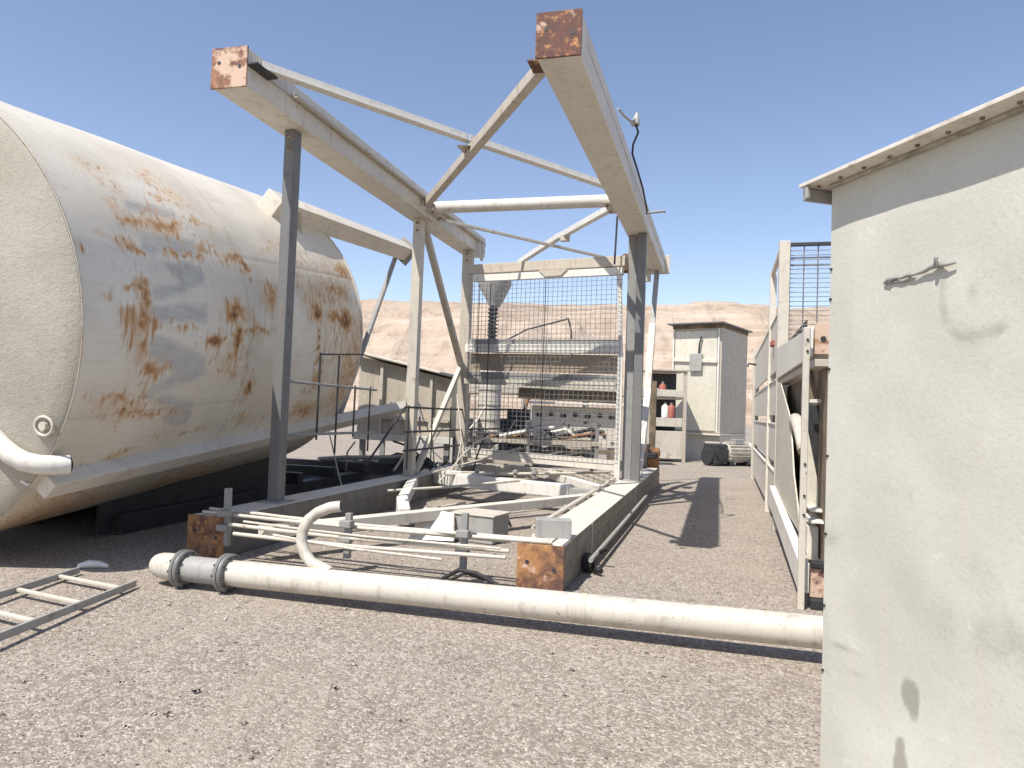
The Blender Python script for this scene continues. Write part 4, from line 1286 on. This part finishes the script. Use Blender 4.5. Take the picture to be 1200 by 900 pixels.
# low white wall pieces / machinery seen through the frame
rk = thing('control_panel', 'long pale perforated control panel with small dark sockets behind the mesh', 'panel', (1.7, 19.2, 0))
mb = MB().hexa([(.55, 19.0, .55), (2.85, 19.0, .55), (2.85, 19.4, .55), (.55, 19.4, .55), (.55, 19.0, 1.62), (2.85, 19.0, 1.62), (2.85, 19.4, 1.62), (.55, 19.4, 1.62)])
mb.build('case', M['cream_clean'], rk, .02)
mb = MB()
for k in range(7):
    mb.box((.75 + k * .32, 18.985, 1.38 + .03 * (k % 2)), (.14, .03, .10))
for k in range(26):
    mb.box((.65 + random.random() * 2.1, 18.988, .68 + random.random() * .55), (random.uniform(.03, .10), .02, random.uniform(.02, .05)))
mb.build('socket', M['dark'], rk)
for x_ in (.7, 2.7):
    MB().bar((x_, 19.2, 0), (x_, 19.2, .56), .16, .2, (0, 1, 0)).build('leg', M['brown'], rk, .01)
MB().bar((.5, 18.9, .46), (2.9, 18.9, .46), .10, .12).build('skirt', M['brown'], rk, .01)
MB().bar((.45, 18.95, 1.70), (2.95, 18.95, 1.70), .5, .06).build('lid', M['white'], rk, .01)

cn = thing('conveyor_belt', 'low grey conveyor on trestle legs behind the mesh panel', 'conveyor', (1.2, 21, 0))
MB().bar((-1.6, 21.4, 1.95), (4.2, 21.0, 2.05), .9, .10).build('belt', M['brown'], cn, .02)
for s in (-.47, .47):
    MB().bar((-1.6, 21.4 + s, 2.03), (4.2, 21.0 + s, 2.13), .06, .24).build('side_beam', M['beige'], cn, .01)
for x_ in (-1.3, .4, 2.2, 3.9):
    for s in (-.4, .4):
        MB().bar((x_, 21.2 + s, 0), (x_, 21.2 + s * .9, 1.94), .10, .10, (0, 1, 0)).build('leg', M['steel'], cn, .008)
MB().tube([(-1.62, 20.9, 1.98), (-1.62, 21.9, 1.98)], .16, 18).build('drum', M['steel'], cn)

dc = thing('dust_filter', 'white upright dust filter column with black bellows and flared grey top', 'filter', (-.52, 17.2, 0))
MB().tube([(-.52, 17.2, .95), (-.52, 17.2, 3.1)], .27, 24).build('column', M['cream_clean'], dc)
MB().tube([(-.50, 17.2, 3.95), (-.48, 17.2, 4.08), (-.50, 17.2, 4.45), (-.50, 17.2, 4.75)], [.14, .20, .40, .40], 24).build('cap', M['grey'], dc)
MB().tube([(-.52, 17.2, .42), (-.52, 17.2, .94)], [.12, .34], 20).build('outlet', M['white'], dc)
mb = MB()
mb.tube([(-.52, 17.2, 3.08), (-.53, 17.2, 3.5), (-.50, 17.2, 3.97)], .09, 12)
for k in range(9):
    mb.tube([(-.52, 17.2, 3.14 + k * .09), (-.52, 17.2, 3.17 + k * .09)], .125, 14)
mb.build('bellows', M['dark'], dc)
mb = MB()
for k in range(6):
    mb.tube([(-.52, 17.2, 1.2 + k * .36), (-.52, 17.2, 1.23 + k * .36)], .285, 24)
mb.build('band', M['steel'], dc)
for a_ in range(3):
    t = a_ * 2.094 + .4
    MB().bar((-.52 + .5 * math.cos(t), 17.2 + .5 * math.sin(t), 0), (-.52 + .3 * math.cos(t), 17.2 + .3 * math.sin(t), 1.0), .08, .08, (0, 1, 0)).build('leg', M['steel'], dc, .006)
MB().tube([(-.24, 17.1, 3.1), (.3, 17.0, 3.4), (1.3, 17.0, 3.7)], .022, 8).build('pipe', M['dark'], dc)
MB().tube([(1.28, 17.0, 3.7), (1.36, 17.0, 3.4), (1.4, 17.0, 2.8)], .02, 8).build('pipe', M['dark'], dc)

ge = thing('diesel_generator', 'dark oily engine on a pale skid behind the mesh panel', 'engine', (-.05, 18.3, 0))
MB().box((-.0, 18.3, .3), (1.5, 1.0, .28)).build('skid', M['white'], ge, .02)
mb = MB().box((.12, 18.3, .85), (.8, .7, .8)).box((.2, 18.3, 1.38), (.6, .4, .26))
for k in range(4):
    mb.tube([(-.12 + k * .18, 17.95, 1.0), (-.12 + k * .18, 17.7, 1.1), (-.12 + k * .18, 17.8, .6)], .05, 8)
mb.build('engine_block', M['dark'], ge, .03)
MB().box((-.52, 18.3, .95), (.28, .8, 1.0)).build('radiator', M['beige'], ge, .02)
MB().tube([(.35, 18.1, 1.5), (.4, 18.1, 1.75), (.6, 18.1, 1.9)], .05, 10).build('exhaust', M['rust'], ge)

ct = thing('supply_crate', 'open pale crate of red and white parts beside the kiosk', 'crate', (5.0, 23.2, 0))
def cb(name, x0, x1, y0, y1, z0, z1, mat, par=ct, bv=.01):
    return MB().hexa([(x0, y0, z0), (x1, y0, z0), (x1, y1, z0), (x0, y1, z0), (x0, y0, z1), (x1, y0, z1), (x1, y1, z1), (x0, y1, z1)]).build(name, M[mat], par, bv)
cb('frame', 4.35, 4.47, 22.9, 23.0, 0, 2.9, 'cream'); cb('frame', 5.50, 5.60, 22.9, 23.0, 0, 2.9, 'beige')
cb('canopy', 4.3, 5.65, 22.85, 24.3, 2.9, 2.96, 'beige')
cb('back', 4.45, 5.5, 24.0, 24.05, .1, 2.88, 'dark')
cb('shelf', 4.47, 5.5, 23.0, 24.0, 2.0, 2.07, 'beige'); cb('shelf', 4.47, 5.5, 23.0, 24.0, 1.12, 1.4, 'cream'); cb('shelf', 4.47, 5.5, 22.95, 24.0, .1, .98, 'cream')
cb('front_panel', 4.47, 5.5, 22.93, 22.99, 2.08, 2.30, 'cream')
for (x_, z_, mt, lb) in ((4.85, 2.08, 'red', 'red canister on the top shelf of the crate'), (4.95, 1.41, 'white', 'white canister on the middle shelf of the crate'), (5.15, 1.41, 'red', 'dark red canister on the middle shelf of the crate')):
    k = thing('canister', lb, 'canister', (x_, 23.1, z_))
    MB().tube([(x_, 23.1, z_), (x_, 23.1, z_ + .36), (x_, 23.1, z_ + .42)], [.11, .11, .05], 14).build('body', M[mt], k)
    MB().tube([(x_, 23.1, z_ + .42), (x_, 23.1, z_ + .48)], .04, 10).build('cap', M['white'], k)

pr = thing('pipe_rack', 'low rack heaped with pale and dark bent pipes just behind the mesh panel', 'pipe rack', (.3, 16.0, 0))
for x_ in (-.9, .4, 1.9):
    MB().bar((x_, 15.7, 0), (x_, 15.7, 1.25), .08, .08, (0, 1, 0)).build('post', M['steel'], pr, .006)
    MB().bar((x_, 16.5, 0), (x_, 16.5, 1.25), .08, .08, (0, 1, 0)).build('post', M['steel'], pr, .006)
for z_ in (.35, .8):
    MB().bar((-1.0, 15.66, z_), (2.0, 15.66, z_), .05, .09).build('beam', M['beige'], pr, .006)
    MB().bar((-1.0, 16.5, z_), (2.0, 16.5, z_), .05, .09).build('beam', M['beige'], pr, .006)
    MB().box((.5, 16.08, z_ + .052), (2.8, .78, .012)).build('shelf', M['brown'], pr)
r2 = random.Random(3)
for k in range(16):
    z_ = (.35, .8)[k % 2] + .06
    x0 = r2.uniform(-.85, 1.2); y0 = r2.uniform(15.72, 16.3); ln = r2.uniform(.5, 1.3); r_ = r2.uniform(.025, .06)
    up_ = r2.uniform(.0, .28)
    pts = [(x0, y0, z_ + r_), (x0 + ln * .4, y0 + r2.uniform(-.1, .1), z_ + r_ + up_ * .5), (x0 + ln * .75, y0 + r2.uniform(-.1, .1), z_ + r_ + up_), (x0 + ln, y0, z_ + r_ + up_ * r2.uniform(-.0, 1.2))]
    MB().tube(pts, r_, 10).build('pipe', M[('cream_clean', 'dark', 'beige', 'white', 'steel', 'rust')[k % 6]], pr)

# remove helper properties
for o in bpy.data.objects:
    if '_w' in o:
        del o['_w']
